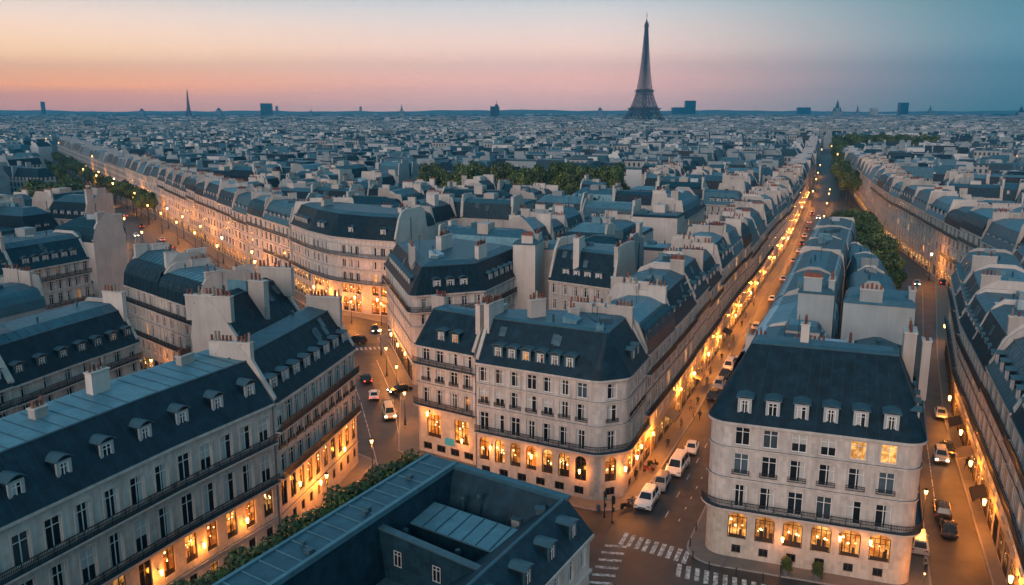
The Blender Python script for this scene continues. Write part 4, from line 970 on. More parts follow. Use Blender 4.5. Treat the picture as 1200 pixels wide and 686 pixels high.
row([(200, 500), (151, 345), (131, 262), (122.5, 226), (113, 184)], 13, (16, 26), 'of the terrace beyond the right street', 'terrace beyond the right street', near_first=False, shop=.8, zr=(17.4, 18.4), maxy=500, lod=1, sp=4.2, ww=1.9, sw=3.0, cv=.25)
for q in ([(-95, 152), (-87, 149.5), (-84, 157), (-92, 160)], [(-84, 140), (-77, 137), (-74, 146), (-81, 149)], [(-62, 160), (-55, 154), (-51, 161), (-58, 166)], [(-88, 172), (-82, 169), (-78, 179), (-84, 182)], [(-70, 172), (-62, 167), (-57, 176), (-65, 181)], [(-52, 168), (-44, 160), (-40, 168), (-47, 175)], [(-44, 152), (-37, 146), (-33, 154), (-40, 160)], [(-48, 134), (-41, 130), (-38, 136), (-45, 140)]):
    pass

# ------------------------------------------------------------------ the rooftops behind, house by house
def strip(pts, w0, w1):
    """keep-clear polygon along a street: w0 to its left, w1 to its right"""
    P_, _ = rowpoly(pts, w0); Q_, _ = rowpoly(pts, -w1); n = len(pts)
    return P_[n:][::-1] + Q_[n:]
CLEAR = [strip([(-26, 118), (-21, 140), (-30, 175), (-36, 200)], 7, 7), strip([(-64, 236), (-81, 264), (-119, 327), (-162, 398), (-219, 487), (-328, 660), (-452, 860)][::-1], 0, 31),
         strip(C_STREET, 0, 17), strip([(97, 165), (124, 228), (133, 262), (153, 345), (202, 500), (254, 662), (400, 1000)], 26, 0), strip([(-57, 128), (-72, 165), (-88, 200)], 5, 5), strip([(-50, 352), (60, 352)], 100, 0)]
RIVER = []
CLEAR.append([(-165, 315), (-212, 315), (-262, 450), (-200, 440)])
CLEAR.append([(-92, 203), (-64, 203), (-62, 238), (-81, 264), (-162, 398), (-219, 487), (-245, 462), (-186, 372), (-112, 262)]); CLEAR.append([(-15, 126), (20, 122), (25, 150), (20, 160), (6, 168), (-16, 152)]); CLEAR.append([(-74, 178), (-40, 172), (-38, 206), (-74, 206)])
for c in CLEAR: occupy(c if sum(c[i - 1][0] * c[i][1] - c[i][0] * c[i - 1][1] for i in range(len(c))) > 0 else c[::-1])
CAND = []
def blocks(org, ang, a0, a1, b0, b1, A=56, B=44, gap=8, dep=11, test=None, wd=(11, 19)):
    ca, sa = cos(ang), sin(ang)
    def T(a, b): return (org[0] + a * ca + b * sa, org[1] + a * sa - b * ca)
    a = a0
    while a < a1:
        b = b0 + U(-6, 6)
        while b < b1:
            w, l = B * U(.8, 1.2), A * U(.85, 1.15)
            def q(s0, s1, t0, t1): return [T(t0, s0), T(t0, s1), T(t1, s1), T(t1, s0)]
            def cutr(x0, x1):
                c = [x0]
                while c[-1] < x1: c.append(c[-1] + U(*wd))
                if len(c) > 2 and x1 - c[-2] < 9: c.pop()
                c[-1] = x1; return list(zip(c, c[1:]))
            n_ = cutr(b, b + w)
            for i, (s0, s1) in enumerate(n_):
                CAND.append((q(s0, s1, a, a + dep), ['F', 'F' if i == len(n_) - 1 else 'P', 'R', 'F' if i == 0 else 'P'], ang))
                CAND.append((q(s0, s1, a + l - dep, a + l), ['R', 'F' if i == len(n_) - 1 else 'P', 'F', 'F' if i == 0 else 'P'], ang))
            for (s0, s1) in cutr(a + dep, a + l - dep):
                CAND.append((q(b, b + dep, s0, s1), ['P', 'R', 'P', 'F'], ang)); CAND.append((q(b + w - dep, b + w, s0, s1), ['P', 'F', 'P', 'R'], ang))
            if w > dep * 2 + 8: CAND.append((q(b + dep + 2, b + w - dep - 2, a + l * .42, a + l * .58), ['R', 'R', 'R', 'R'], ang))
            b += w + gap
        a += A * 1.08 + gap
blocks((0, 120), ua, -60, 1400, -980, 820)
def shrink(p, d=.4): return offset(p, [d] * len(p))
near, farc = [], []
for (p, k, an) in CAND:
    cx = sum(q[0] for q in p) / 4; cy_ = sum(q[1] for q in p) / 4
    if cy_ < 118 or abs(cx) > cy_ * .70 + 26: continue
    (near if cy_ < 520 else farc).append((hypot(cx, cy_), p, k, cx, cy_))
near.sort(key=lambda a: a[0]); FILL = []
n_fill = 0
for (d_, p, k, cx, cy_) in near:
    if blocked(shrink(p)): continue
    if n_fill >= 190: farc.append((d_, p, k, cx, cy_)); continue
    n_fill += 1
    r_ = R(); flat = r_ < .16 or k == ['R'] * 4
    zc = U(15.2, 18.2) if not flat else U(16, 21) if k != ['R'] * 4 else U(8, 17)
    rf = random.choice(('slate', 'slate', 'slate_teal', 'slate_teal', 'zinc', 'zinc_pale', 'slate'))
    top = random.choice(('zinc', 'zinc', 'zinc_pale', 'slate_teal'))
    wm = random.choice(('render_wall', 'render_wall', 'render_grey'))
    fl = [FL(zc - 6.6 + i * 3.3, zc - 3.3 + i * 3.3, 1.15, 1.95, .6, lit=.03) for i in range(2)]
    fl = [FL(0, zc - 6.6, kind='none')] + fl
    det = cy_ < 330
    kk = ['R'] * 4 if flat else k
    hm = .7 if flat else U(3.4, 5.2)
    h = house(p, kk, zc, fl if det else [], '', 'rooftops of the old town', lod=1, hm=hm, i1=.35 if flat else U(1.2, 2.4), ht=.25 if flat else U(.5, 2.2), i2=1 if flat else U(1.6, 3.2), rear_i1=.35 if flat else U(.6, 2.0),
        roof=rf, top=top, sp=U(2.5, 3.1), strings=(), party_up=U(.5, 1.6), dorm=det and not flat, dst=random.choice(('flat', 'arch')), wallm=random.choice(('stone', 'stone', 'render_wall')), rearm=wm, dz=.3, di=.3, skyl=random.randint(0, 2) if det and not flat else 0, blankfront=not det, curved=R() < .2 and not flat)
    for i in range(4):
        if kk[i] == 'P' and R() < .85: edge_chims(h, i, [(U(.2, .4), U(2, 4.5), U(.6, 2.2), random.randint(0, 6), 1), (U(.6, .8), U(2, 4.5), U(.6, 2.6), random.randint(0, 6), 1)][:random.randint(1, 2)])
    if R() < (.7 if flat else .35):      # stair head or lift house on top
        mb = MB(); sx_, sy_ = U(2.5, 5), U(2.5, 4); mb.box(cx + U(-1.5, 1.5), cy_ + U(-1.5, 1.5), h.z1 - 1.5, h.z2 + U(.9, 2.6), sx_, sy_, ua, 0); mb.build('roof_house', [wm], h.b, h.base)
    if R() < .3:
        mb = MB(); zt = h.z2 + U(3, 5); mb.tube((cx, cy_, h.z2 - 1), (cx, cy_, zt), .05, n=5)
        for q_ in range(4): mb.tube((cx - .6 + q_ * .08, cy_, zt - .2 - q_ * .3), (cx + .6 - q_ * .08, cy_, zt - .2 - q_ * .3), .03, n=4)
        mb.build('aerial', 'iron', h.b, h.base)
    clutter(h, random.randint(1, 4) if cy_ < 360 else 1)
    FILL.append((h.b, cx, cy_, rf if not flat else top, flat))
# labels of the rooftops: by rank (distance), by what stands above them on the horizon, then counted from the left
MARKS = [(-200, 'at the left edge'), (60, 'under the far left skyline'), (222, 'under the small dark spire tower'), (330, 'under the square skyline block'), (470, 'left of the park trees'), (560, 'at left end of park trees'), (660, 'at right end of park trees'), (754, 'under the iron tower'), (840, 'just right of the iron tower'), (920, 'beside the middle street'), (1060, 'beyond the boulevard trees'), (1150, 'at the right edge'), (1400, 'beyond the right edge')]
bins = {}
for (o, x, y, rf, flat) in FILL:
    px, _ = pix(x, y, 18); mk_ = min(MARKS, key=lambda m: abs(m[0] - px))[1]
    rk = min(7, int((hypot(x, y) - 110) / 52)); bins.setdefault((mk_, rk), []).append((px, o, rf, flat))
for (mk_, rk), v in bins.items():
    v.sort(key=lambda a: a[0])
    for i, (_, o, rf, flat) in enumerate(v):
        o['label'] = '%s %s, %s from left, %s rank, %s' % (RN[rf], 'flat house' if flat else 'roofed house', ORD[i], ORD[rk], mk_)

# ------------------------------------------------------------------ the sea of roofs out to the horizon
class FastCity:
    def __init__(s): s.v = []; s.f = []; s.m = []
    def bld(s, p, zc, hm, ins, kinds, mr, mt, mw, ch):
        n = len(s.v); q = offset(p, [ins if k != 'P' else .05 for k in kinds])
        s.v += [(*a, 0) for a in p] + [(*a, zc) for a in p] + [(*a, zc + hm) for a in q]
        for i in range(4):
            j = (i + 1) % 4
            s.f.append((n + i, n + j, n + 4 + j, n + 4 + i)); s.m.append(mw if kinds[i] != 'F' else 0)
            s.f.append((n + 4 + i, n + 4 + j, n + 8 + j, n + 8 + i)); s.m.append(mr if kinds[i] != 'P' else mw)
        s.f.append((n + 8, n + 9, n + 10, n + 11)); s.m.append(mt)
        if ch:
            for i in range(4):
                if kinds[i] == 'P' or (ch > 1 and i % 2 == 0):
                    a, b = p[i], p[(i + 1) % 4]; l = hypot(b[0] - a[0], b[1] - a[1]); dx, dy = (b[0] - a[0]) / l, (b[1] - a[1]) / l
                    t0, t1 = sorted((U(.1, .9), U(.1, .9)));
                    if (t1 - t0) * l < 2: t1 = t0 + 3 / l
                    z1 = zc + hm + U(.6, 2.6); k = len(s.v); T = .9
                    c = [(a[0] + dx * l * t0, a[1] + dy * l * t0), (a[0] + dx * l * t1, a[1] + dy * l * t1)]
                    c += [(c[1][0] - dy * T, c[1][1] + dx * T), (c[0][0] - dy * T, c[0][1] + dx * T)]
                    s.v += [(*x, zc - 1) for x in c] + [(*x, z1) for x in c]
                    for u in range(4): s.f.append((k + u, k + (u + 1) % 4, k + 4 + (u + 1) % 4, k + 4 + u)); s.m.append(mw)
                    s.f.append((k + 4, k + 5, k + 6, k + 7)); s.m.append(5)
mat('far_render', (.40, .42, .44), .9, .12, .2)  # far walls bluer and duller than near ones, distance haze put into their colour
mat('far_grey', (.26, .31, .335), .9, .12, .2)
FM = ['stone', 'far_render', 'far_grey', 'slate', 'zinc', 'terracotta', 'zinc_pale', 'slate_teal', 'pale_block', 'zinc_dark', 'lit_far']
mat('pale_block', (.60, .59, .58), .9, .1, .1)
def win_wall(name, col):
    """far fronts: rows of window bays worked into the wall surface"""
    m = mat(name, col, .85, .12, .1); t = m.node_tree; n = t.nodes.new; l = t.links.new; p = t.nodes['Principled BSDF']
    tc = n('ShaderNodeTexCoord'); sp = n('ShaderNodeSeparateXYZ'); l(tc.outputs['Object'], sp.inputs[0]); ge = n('ShaderNodeNewGeometry'); sn = n('ShaderNodeSeparateXYZ'); l(ge.outputs['True Normal'], sn.inputs[0])
    def mt(op, a, b=None):
        k = n('ShaderNodeMath'); k.operation = op
        for i, v in enumerate((a, b)):
            if v is None: continue
            if isinstance(v, (int, float)): k.inputs[i].default_value = v
            else: l(v, k.inputs[i])
        return k.outputs[0]
    s = mt('SUBTRACT', mt('MULTIPLY', sp.outputs[0], sn.outputs[1]), mt('MULTIPLY', sp.outputs[1], sn.outputs[0]))
    fx = mt('ABSOLUTE', mt('SUBTRACT', mt('FRACT', mt('MULTIPLY', s, 1 / 2.7)), .5)); fz = mt('ABSOLUTE', mt('SUBTRACT', mt('FRACT', mt('MULTIPLY', sp.outputs[2], 1 / 3.25)), .5))
    w = mt('MULTIPLY', mt('LESS_THAN', fx, .21), mt('LESS_THAN', fz, .32))
    mx = n('ShaderNodeMix'); mx.data_type = 'RGBA'; l(w, mx.inputs[0]); src = p.inputs['Base Color'].links[0].from_socket; l(src, mx.inputs[6]); mx.inputs[7].default_value = (.03, .035, .04, 1); l(mx.outputs[2], p.inputs['Base Color'])
win_wall('far_stone', (.34, .345, .345)); FM[0] = 'far_stone'  # stone dulled and cooled, distance haze put into its colour
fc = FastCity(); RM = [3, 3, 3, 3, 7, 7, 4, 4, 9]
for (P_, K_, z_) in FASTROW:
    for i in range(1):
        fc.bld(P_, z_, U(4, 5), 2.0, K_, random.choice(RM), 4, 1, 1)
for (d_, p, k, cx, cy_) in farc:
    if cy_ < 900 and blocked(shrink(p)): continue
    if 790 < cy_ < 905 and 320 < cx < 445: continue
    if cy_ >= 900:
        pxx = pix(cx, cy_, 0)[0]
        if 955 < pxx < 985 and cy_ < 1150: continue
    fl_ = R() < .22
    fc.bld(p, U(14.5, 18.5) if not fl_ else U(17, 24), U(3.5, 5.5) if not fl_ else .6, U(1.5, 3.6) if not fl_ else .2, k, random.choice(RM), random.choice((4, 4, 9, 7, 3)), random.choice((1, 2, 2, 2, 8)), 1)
def scatter(y0, y1, n, w, d, h, ch):
    for _ in range(n):
        y = sqrt(U(y0 * y0, y1 * y1)); x = U(-.72, .72) * y
        a = ua + random.choice((0, pi / 2, .6, -.5, 1.1)) + U(-.15, .15); W_, D_ = U(*w), U(*d); c, s_ = cos(a), sin(a)
        if y < 1250 and 380 < x < 560: continue
        p = [(x + c * u - s_ * v, y + s_ * u + c * v) for u, v in ((-W_ / 2, -D_ / 2), (W_ / 2, -D_ / 2), (W_ / 2, D_ / 2), (-W_ / 2, D_ / 2))]
        fl_ = R() < .3; zc = U(*h)
        if fl_: zc += U(2, 8)
        fc.bld(p, zc, U(3.5, 5.5) if not fl_ else .6, U(2, D_ * .35) if not fl_ else .2, random.choice(('PFPF', 'FPFP', 'FFFF', 'FRFR')), random.choice(RM), random.choice((4, 4, 9, 7, 3)), random.choice((1, 2, 8, 2, 2)), ch)
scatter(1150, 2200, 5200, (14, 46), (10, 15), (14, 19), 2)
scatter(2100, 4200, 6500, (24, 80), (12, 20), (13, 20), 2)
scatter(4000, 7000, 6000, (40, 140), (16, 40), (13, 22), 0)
for _ in range(130):
    y = U(480, 2600); x = U(-.6, .6) * y; z = U(16, 22); s_ = U(.5, 1.1); n_ = len(fc.v)
    fc.v += [(x, y, z), (x + s_, y, z), (x + s_, y, z + 1.4), (x, y, z + 1.4)]; fc.f.append((n_, n_ + 1, n_ + 2, n_ + 3)); fc.m.append(10)
me = bpy.data.meshes.new('distant_rooftops'); me.from_pydata(fc.v, [], fc.f)
for m in FM: me.materials.append(M[m])
me.polygons.foreach_set('material_index', fc.m); me.update()
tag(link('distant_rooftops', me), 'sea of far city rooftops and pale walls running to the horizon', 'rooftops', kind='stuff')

hl = MB(); ang = [-.75 + 1.5 * i / 120 for i in range(121)]
def hz_(a): return 50 + 8 * sin(a * 9 + 1) + 7 * sin(a * 23 + 2) + 5 * sin(a * 61) + 4 * sin(a * 140 + 1)
for a0, a1 in zip(ang, ang[1:]):
    D0, D1_ = 9500, 14000
    hl.poly([(sin(a0) * D0, cos(a0) * D0, -5), (sin(a1) * D0, cos(a1) * D0, -5), (sin(a1) * D1_, cos(a1) * D1_, hz_(a1)), (sin(a0) * D1_, cos(a0) * D1_, hz_(a0))])
    hl.poly([(sin(a0) * D1_, cos(a0) * D1_, hz_(a0)), (sin(a1) * D1_, cos(a1) * D1_, hz_(a1)), (sin(a1) * 16000, cos(a1) * 16000, -5), (sin(a0) * 16000, cos(a0) * 16000, -5)])
mat('hill', (.10, .15, .18), .95, .2, .002); struct('hills', hl, 'hill')  # bluish grey base colour stands in for haze beyond the haze box
# single big blocks that break the skyline
def at(px, py, d, z=None):
    """place at ground distance d under picture column px"""
    dep = d * cos(PITCH) + CAMH * sin(PITCH); return ((px - 600) / 1000 * dep, d)
def tower_block(px, d, w, dpt, h, label, m='slate', extra=None):
    x, y = at(px, 0, d); b = thing('tower_block', label, 'tower', (x, y, 0)); mb = MB(); mb.box(0, 0, 0, h, w, dpt, 0, 0); mb.box(0, 0, h, h + 1.2, w * .96, dpt * .96, 0, 1)
    mb.build('wall', [m, 'zinc_dark'], b)
    f = MB(); k = int(h / 4)
    for i in range(2, k): f.box(0, 0, i * 4, i * 4 + 1.5, w + .4, dpt + .4, 0, 0)
    tag(f.build('window_bands', 'glass_blue', b), kind='stuff')
    if extra: mb = MB(); extra(mb, h); mb.build('mast', 'iron', b)
tower_block(313, 5200, 62, 40, 92, 'square dark office block on the left skyline', 'slate_teal')
tower_block(325, 5600, 14, 14, 78, 'thin pale tower beside the square skyline block', 'render_grey')
tower_block(580, 3900, 40, 30, 68, 'dark block with a mast on the middle skyline', 'slate', lambda mb, h: (mb.tube((8, 0, h), (8, 0, h + 28), 1.6, 1, 6), mb.box(8, 0, h, h + 10, 14, 14)))
tower_block(808, 5600, 66, 40, 112, 'dark square tower block right of the iron tower', 'slate'); tower_block(797, 5500, 110, 40, 70, 'lower slab joined to the square tower right of the iron tower', 'slate_teal')
tower_block(1057, 5200, 46, 46, 96, 'round cornered dark tower block on the right skyline', 'slate')
tower_block(941, 6200, 90, 40, 72, 'long low slab block on the right skyline', 'slate')
tower_block(52, 5400, 18, 18, 104, 'slim dark tower at the far left skyline', 'slate')
tower_block(423, 6000, 14, 14, 78, 'slim pale tower on the skyline left of centre', 'render_grey'); tower_block(1023, 4200, 30, 24, 62, 'pale sunlit block on the right skyline', 'pale_block')
def church(px, d, h, label, w=16):
    x, y = at(px, 0, d); b = thing('church', label, 'church', (x, y, 0)); mb = MB()
    mb.box(0, 0, 0, h * .45, w * 1.8, w * 1.2, 0, 0); mb.box(0, 0, 0, h * .62, w * .7, w * .7, 0, 0); mb.build('wall', 'render_grey', b)
    s_ = MB(); s_.tube((0, 0, h * .62), (0, 0, h), w * .42, .3, 8); s_.tube((-w * .6, 0, h * .45), (-w * .6, 0, h * .66), w * .25, .3, 6); s_.tube((w * .6, 0, h * .45), (w * .6, 0, h * .66), w * .25, .3, 6); s_.build('spire', 'slate', b)
church(980, 4300, 104, 'dark church spire on the right skyline', 26); church(1004, 4600, 82, 'slim church spire right of the dark church', 12); church(1089, 5000, 84, 'small church spire near the right end of skyline', 16)
church(1195, 3800, 70, 'dark church at the right end of the skyline', 30); church(365, 5200, 66, 'tiny spire on the skyline right of the square block', 10); church(471, 4600, 84, 'small dark spire on the middle left skyline', 14)
def dome(px, d, h, r, label):
    x, y = at(px, 0, d); b = thing('domed_building', label, 'building', (x, y, 0)); mb = MB(); mb.box(0, 0, 0, h - r, r * 2.4, r * 2, 0, 0); mb.build('wall', 'render_grey', b); s_ = MB(); s_.ball((0, 0, h - r), r, 14, 0, 1.1); s_.tube((0, 0, h), (0, 0, h + r * .4), r * .1, n=6); s_.build('dome', 'slate', b)
dome(703, 5400, 68, 11, 'small dome on the skyline left of the iron tower'); dome(257, 5600, 66, 13, 'small dome on the skyline right of the small spire tower'); dome(167, 5600, 62, 12, 'small far dome on the left skyline')

# ------------------------------------------------------------------ iron lattice towers
def lattice_tower(px, d, Ht, label, ang=.35, thick=1.0):
    x, y = at(px, 0, d); b = thing('lattice_tower', label, 'tower', (x, y, 0), ang)
    def hw(t):      # half width of the whole tower at height fraction t
        pts = [(0, .178), (.07, .134), (.145, .097), (.22, .072), (.31, .050), (.40, .040), (.5, .030), (.65, .020), (.8, .0125), (.90, .008), (.93, .006)]
        for (a, p), (c, q) in zip(pts, pts[1:]):
            if a <= t <= c: return (p + (q - p) * (t - a) / (c - a)) * Ht
        return .006 * Ht
    def lw(t):      # width of one leg
        return max(.0, (.072 if t < .145 else .056 if t < .31 else 0) * Ht) * (1 - .45 * min(1, t / .31))
    T = .0031 * Ht * thick
    lv = [0, .035, .07, .105, .145]; lv2 = [.165, .2, .235, .27, .305]
    for sx_ in (-1, 1):
        for sy_ in (-1, 1):
            mb = MB()
            for lvls in (lv, lv2):
                for t0, t1 in zip(lvls, lvls[1:]):
                    c0 = [(sx_ * (hw(t0) - a * lw(t0)), sy_ * (hw(t0) - c * lw(t0)), t0 * Ht) for a, c in ((0, 0), (1, 0), (1, 1), (0, 1))]
                    c1 = [(sx_ * (hw(t1) - a * lw(t1)), sy_ * (hw(t1) - c * lw(t1)), t1 * Ht) for a, c in ((0, 0), (1, 0), (1, 1), (0, 1))]
                    for i in range(4):
                        j = (i + 1) % 4
                        mb.tube(c0[i], c1[i], T * 1.2, n=4); mb.tube(c0[i], c1[j], T * .8, n=4); mb.tube(c0[j], c1[i], T * .8, n=4); mb.tube(c1[i], c1[j], T * .8, n=4)
            mb.build('leg', 'tower_iron', b)
    sh = MB(); lv = [.325 + i * .0255 for i in range(23)]
    for t0, t1 in zip(lv, lv[1:]):
        a, c = hw(t0), hw(t1); c0 = [(a * i, a * j, t0 * Ht) for i, j in ((-1, -1), (1, -1), (1, 1), (-1, 1))]; c1 = [(c * i, c * j, t1 * Ht) for i, j in ((-1, -1), (1, -1), (1, 1), (-1, 1))]
        for i in range(4):
            j = (i + 1) % 4; sh.tube(c0[i], c1[i], T * 1.3, n=4); sh.tube(c0[i], c1[j], T * .75, n=4); sh.tube(c0[j], c1[i], T * .75, n=4); sh.tube(c1[i], c1[j], T * .75, n=4)
            m0, m1 = (Vector(c0[i]) + Vector(c0[j])) / 2, (Vector(c1[i]) + Vector(c1[j])) / 2; sh.tube(m0, m1, T * .8, n=4)
    sh.tube((0, 0, .31 * Ht), (0, 0, .88 * Ht), .006 * Ht, .003 * Ht, 6)
    sh.build('shaft', 'tower_iron', b)
    for t, e, hh in ((.155, 1.10, .022), (.315, 1.24, .018)):
        p = MB(); w = hw(t - .01) * e * 2
        p.box(0, 0, (t - hh / 2) * Ht, (t + hh * .2) * Ht, w * .95, w * .95); p.box(0, 0, (t + hh * .2) * Ht, (t + hh * .6) * Ht, w * 1.04, w * 1.04); p.box(0, 0, (t + hh * .6) * Ht, (t + hh * 1.1) * Ht, w * .8, w * .8)
        p.build('platform', 'tower_iron', b)
    ar = MB(); h0 = hw(.03)          # the great arches between the legs
    for k in range(4):
        ca, sa = cos(k * pi / 2), sin(k * pi / 2)
        pr = None
        for i in range(13):
            th = pi * i / 12; yy = hw(.075 + .05 * sin(th)) ; q = (-cos(th) * h0 * .72, -yy, (.045 + .085 * sin(th)) * Ht); q = (q[0] * ca - q[1] * sa, q[0] * sa + q[1] * ca, q[2])
            if pr: ar.tube(pr, q, T * 1.7, n=5)
            pr = q
    ar.build('arch', 'tower_iron', b)
    cp = MB(); cp.box(0, 0, .872 * Ht, .885 * Ht, .034 * Ht, .034 * Ht); cp.box(0, 0, .885 * Ht, .905 * Ht, .026 * Ht, .026 * Ht); cp.tube((0, 0, .905 * Ht), (0, 0, .935 * Ht), .012 * Ht, .004 * Ht, 8); cp.tube((0, 0, .93 * Ht), (0, 0, 1.0 * Ht), .0026 * Ht, .0014 * Ht, 6); cp.box(0, 0, .962 * Ht, .968 * Ht, .009 * Ht, .009 * Ht)
    cp.build('top_cabin', 'tower_iron', b)
lattice_tower(754, 2740, 347, 'tall tapering iron lattice tower rising over the city', .42, 1.0)
lattice_tower(222, 4000, 152, 'small slim dark lattice tower on the left skyline', .2, 1.9)

# ------------------------------------------------------------------ trees
def crown_mesh(name, lobes, n, leaf, seed, mats=('leaf_dark', 'leaf_mid', 'leaf_light')):
    rng = random.Random(seed); mb = MB(); tot = sum(r[3] ** 2 for r in lobes)
    for (lx, ly, lz, lr, fz) in lobes:
        k = int(n * lr * lr / tot); tone = rng.choice((0, 0, 1, 1, 2))
        for _ in range(k):
            v = Vector((rng.gauss(0, 1), rng.gauss(0, 1), rng.gauss(0, 1))).normalized(); rr_ = lr * (rng.random() ** .42) * (1 + .22 * rng.random() * (rng.random() < .3))
            p = Vector((lx + v.x * rr_, ly + v.y * rr_, lz + v.z * rr_ * fz))
            nn = (v + Vector((rng.gauss(0, .6), rng.gauss(0, .6), rng.gauss(0, .6) + .4))).normalized(); u = nn.orthogonal().normalized(); a = rng.random() * 6.28; u = u * cos(a) + nn.cross(u) * sin(a); w = nn.cross(u)
            s_ = leaf * rng.uniform(.55, 1.25); m_ = tone if rng.random() < .62 else rng.choice((0, 1, 1, 2))
            mb.poly([p - u * s_, p - w * s_ * .55, p + u * s_, p + w * s_ * .55], m_)
    return mb.mesh(name, list(mats))
def lob(seed, R_, H_, n=9):
    rng = random.Random(seed); out = [(0, 0, H_ * .55, R_ * .7, 1)]
    for i in range(n):
        a = rng.random() * 6.28; r = R_ * rng.uniform(.3, .72); out.append((r * cos(a), r * sin(a), H_ * rng.uniform(.3, .85), R_ * rng.uniform(.3, .5), rng.uniform(.7, 1)))
    return out
def trunk_mesh(h, r, seed, nb=5, R_=3):
    rng = random.Random(seed); mb = MB(); mb.tube((0, 0, -.1), (.1, 0, h * .5), r, r * .75, 8); mb.tube((.1, 0, h * .5), (.05, .1, h), r * .75, r * .4, 8)
    for i in range(nb):
        a = 6.28 * i / nb + rng.random(); z = h * rng.uniform(.5, .95); mb.tube((.08, .05, z), (cos(a) * R_ * .55, sin(a) * R_ * .55, z + R_ * rng.uniform(.5, .9)), r * .35, r * .1, 6)
    return mb.mesh('trunk', ['bark'])
TREE = []
for i in range(4):
    TREE.append((crown_mesh('crown', lob(i, 4.6, 9, 12), 4200, .46, i), trunk_mesh(6, .28, i)))
def tree(x, y, s, k, label, group, sz=1.0, rz=None):
    t = thing('street_tree', label, 'tree', (x, y, 0), U(0, 6.28) if rz is None else rz, group)
    c = link('crown', TREE[k][0], t, (0, 0, 3.2 * s * sz)); c.scale = (s, s, s * sz); u = link('trunk', TREE[k][1], t); u.scale = (s, s, s * sz); return t
# low clipped trees along the roof deck building
HC = [crown_mesh('crown', [(U(-1, 1), U(-.5, .5), U(1, 6.6), U(.9, 1.4), 1) for _ in range(22)], 5200, .25, 40 + i, ('leaf_dark', 'leaf_mid', 'leaf_mid')) for i in range(3)]
for i in range(16):
    s = .3 + i * 2.0; P = BCW(s, -2.1, 0); t = thing('clipped_tree', 'clipped green street tree, %s from the far corner along the zinc roof deck' % ORD[i], 'tree', (P[0], P[1], 0), atan2(-.877, -.48), 'clipped trees beside the zinc roof deck')
    link('crown', HC[i % 3], t, (0, 0, 7.5 + U(-.3, .5))).scale = (1, .75, 1); link('trunk', TREE[i % 4][1], t).scale = (.6, .6, 1.3)
for i in range(23):
    x = -43 + i * 4.4 + U(-1.2, 1.2); tree(x, 412 + U(-5, 5), 1.15 * U(.85, 1.2), i % 4, 'round green park tree, %s from the left in the park row' % ORD[i], 'park trees in the middle distance', U(1.45, 1.65))
for i in range(12): tree(-40 + i * 8.2 + U(-2, 2), 428 + U(-4, 4), 1.2 * U(.9, 1.2), (i + 1) % 4, 'park tree, %s from the left in the rear park row' % ORD[i], 'rear park trees', U(1.35, 1.55))
for i, (x, y, s) in enumerate([(97.5, 216, .8), (100, 226, .95), (104, 234, 1.05), (101, 243, 1.1), (108, 247, 1.1), (106, 257, 1.15), (114, 262, 1.15), (110, 271, 1.2), (118, 276, 1.15), (115, 288, 1.2), (124, 293, 1.1), (121, 304, 1.2), (130, 312, 1.1), (126, 322, 1.1), (133, 334, 1.1)]):
    tree(x, y, s, i % 4, 'dark green tree, %s from near tip of island between right streets' % ORD[i], 'trees between the right streets', 1.0)
for i in range(20):
    t_ = i / 19; y = 455 + 455 * t_; x = 140 + (y - 350) * .360 + U(-2, 2); tree(x, y, 1.15 * U(.9, 1.15), i % 4, 'boulevard tree, %s along the dark tree column beyond the right streets' % ORD[i], 'boulevard trees', 1.35)
for i in range(24):
    tree(338 + i * 3.9 + U(-1, 1), 890 + U(-8, 8), 1.7 * U(.95, 1.1), i % 4, 'far dark tree, %s from left in the straight tree belt past the boulevard' % ORD[i], 'far tree belt', 1.2)
for i, (x, y, s) in enumerate([(-226, 412, 1.9), (-219, 420, 1.8), (-232, 420, 1.9), (-213, 408, 1.5), (-236, 432, 1.8), (-262, 470, 1.7), (-272, 484, 1.7), (-254, 462, 1.5)]):
    tree(x, y, s, i % 4, 'big dark tree, %s of the clump at the left of the avenue' % ORD[i], 'tree clump by the avenue', .72)
AV = [(-61, 237), (-81, 264), (-119, 327), (-162, 398), (-219, 487), (-328, 660), (-452, 860)]
def avp(s, off):
    fr = along(AV, s, s + .5); a, b = fr[0], fr[-1]; l = hypot(b[0] - a[0], b[1] - a[1]); dx, dy = (b[0] - a[0]) / l, (b[1] - a[1]) / l
    return (a[0] - dy * off, a[1] + dx * off)
for i in range(24):
    s = 190 + i * 20; x, y = avp(s, 7.5); tree(x, y, 1.0 * U(.85, 1.15), i % 4, 'avenue tree, %s from the near end of the lamp lit pavement row' % ORD[i], 'avenue trees on the house side', 1.1)
for i in range(14):
    s = 200 + i * 32; x, y = avp(s, 27); tree(x, y, 1.05 * U(.85, 1.15), (i + 2) % 4, 'avenue tree, %s from the near end on the far kerb' % ORD[i], 'avenue trees on the far kerb', 1.1)
tree(21.5, 203, .75, 1, 'small dark tree in a court among the middle roofs', None, 1.6)

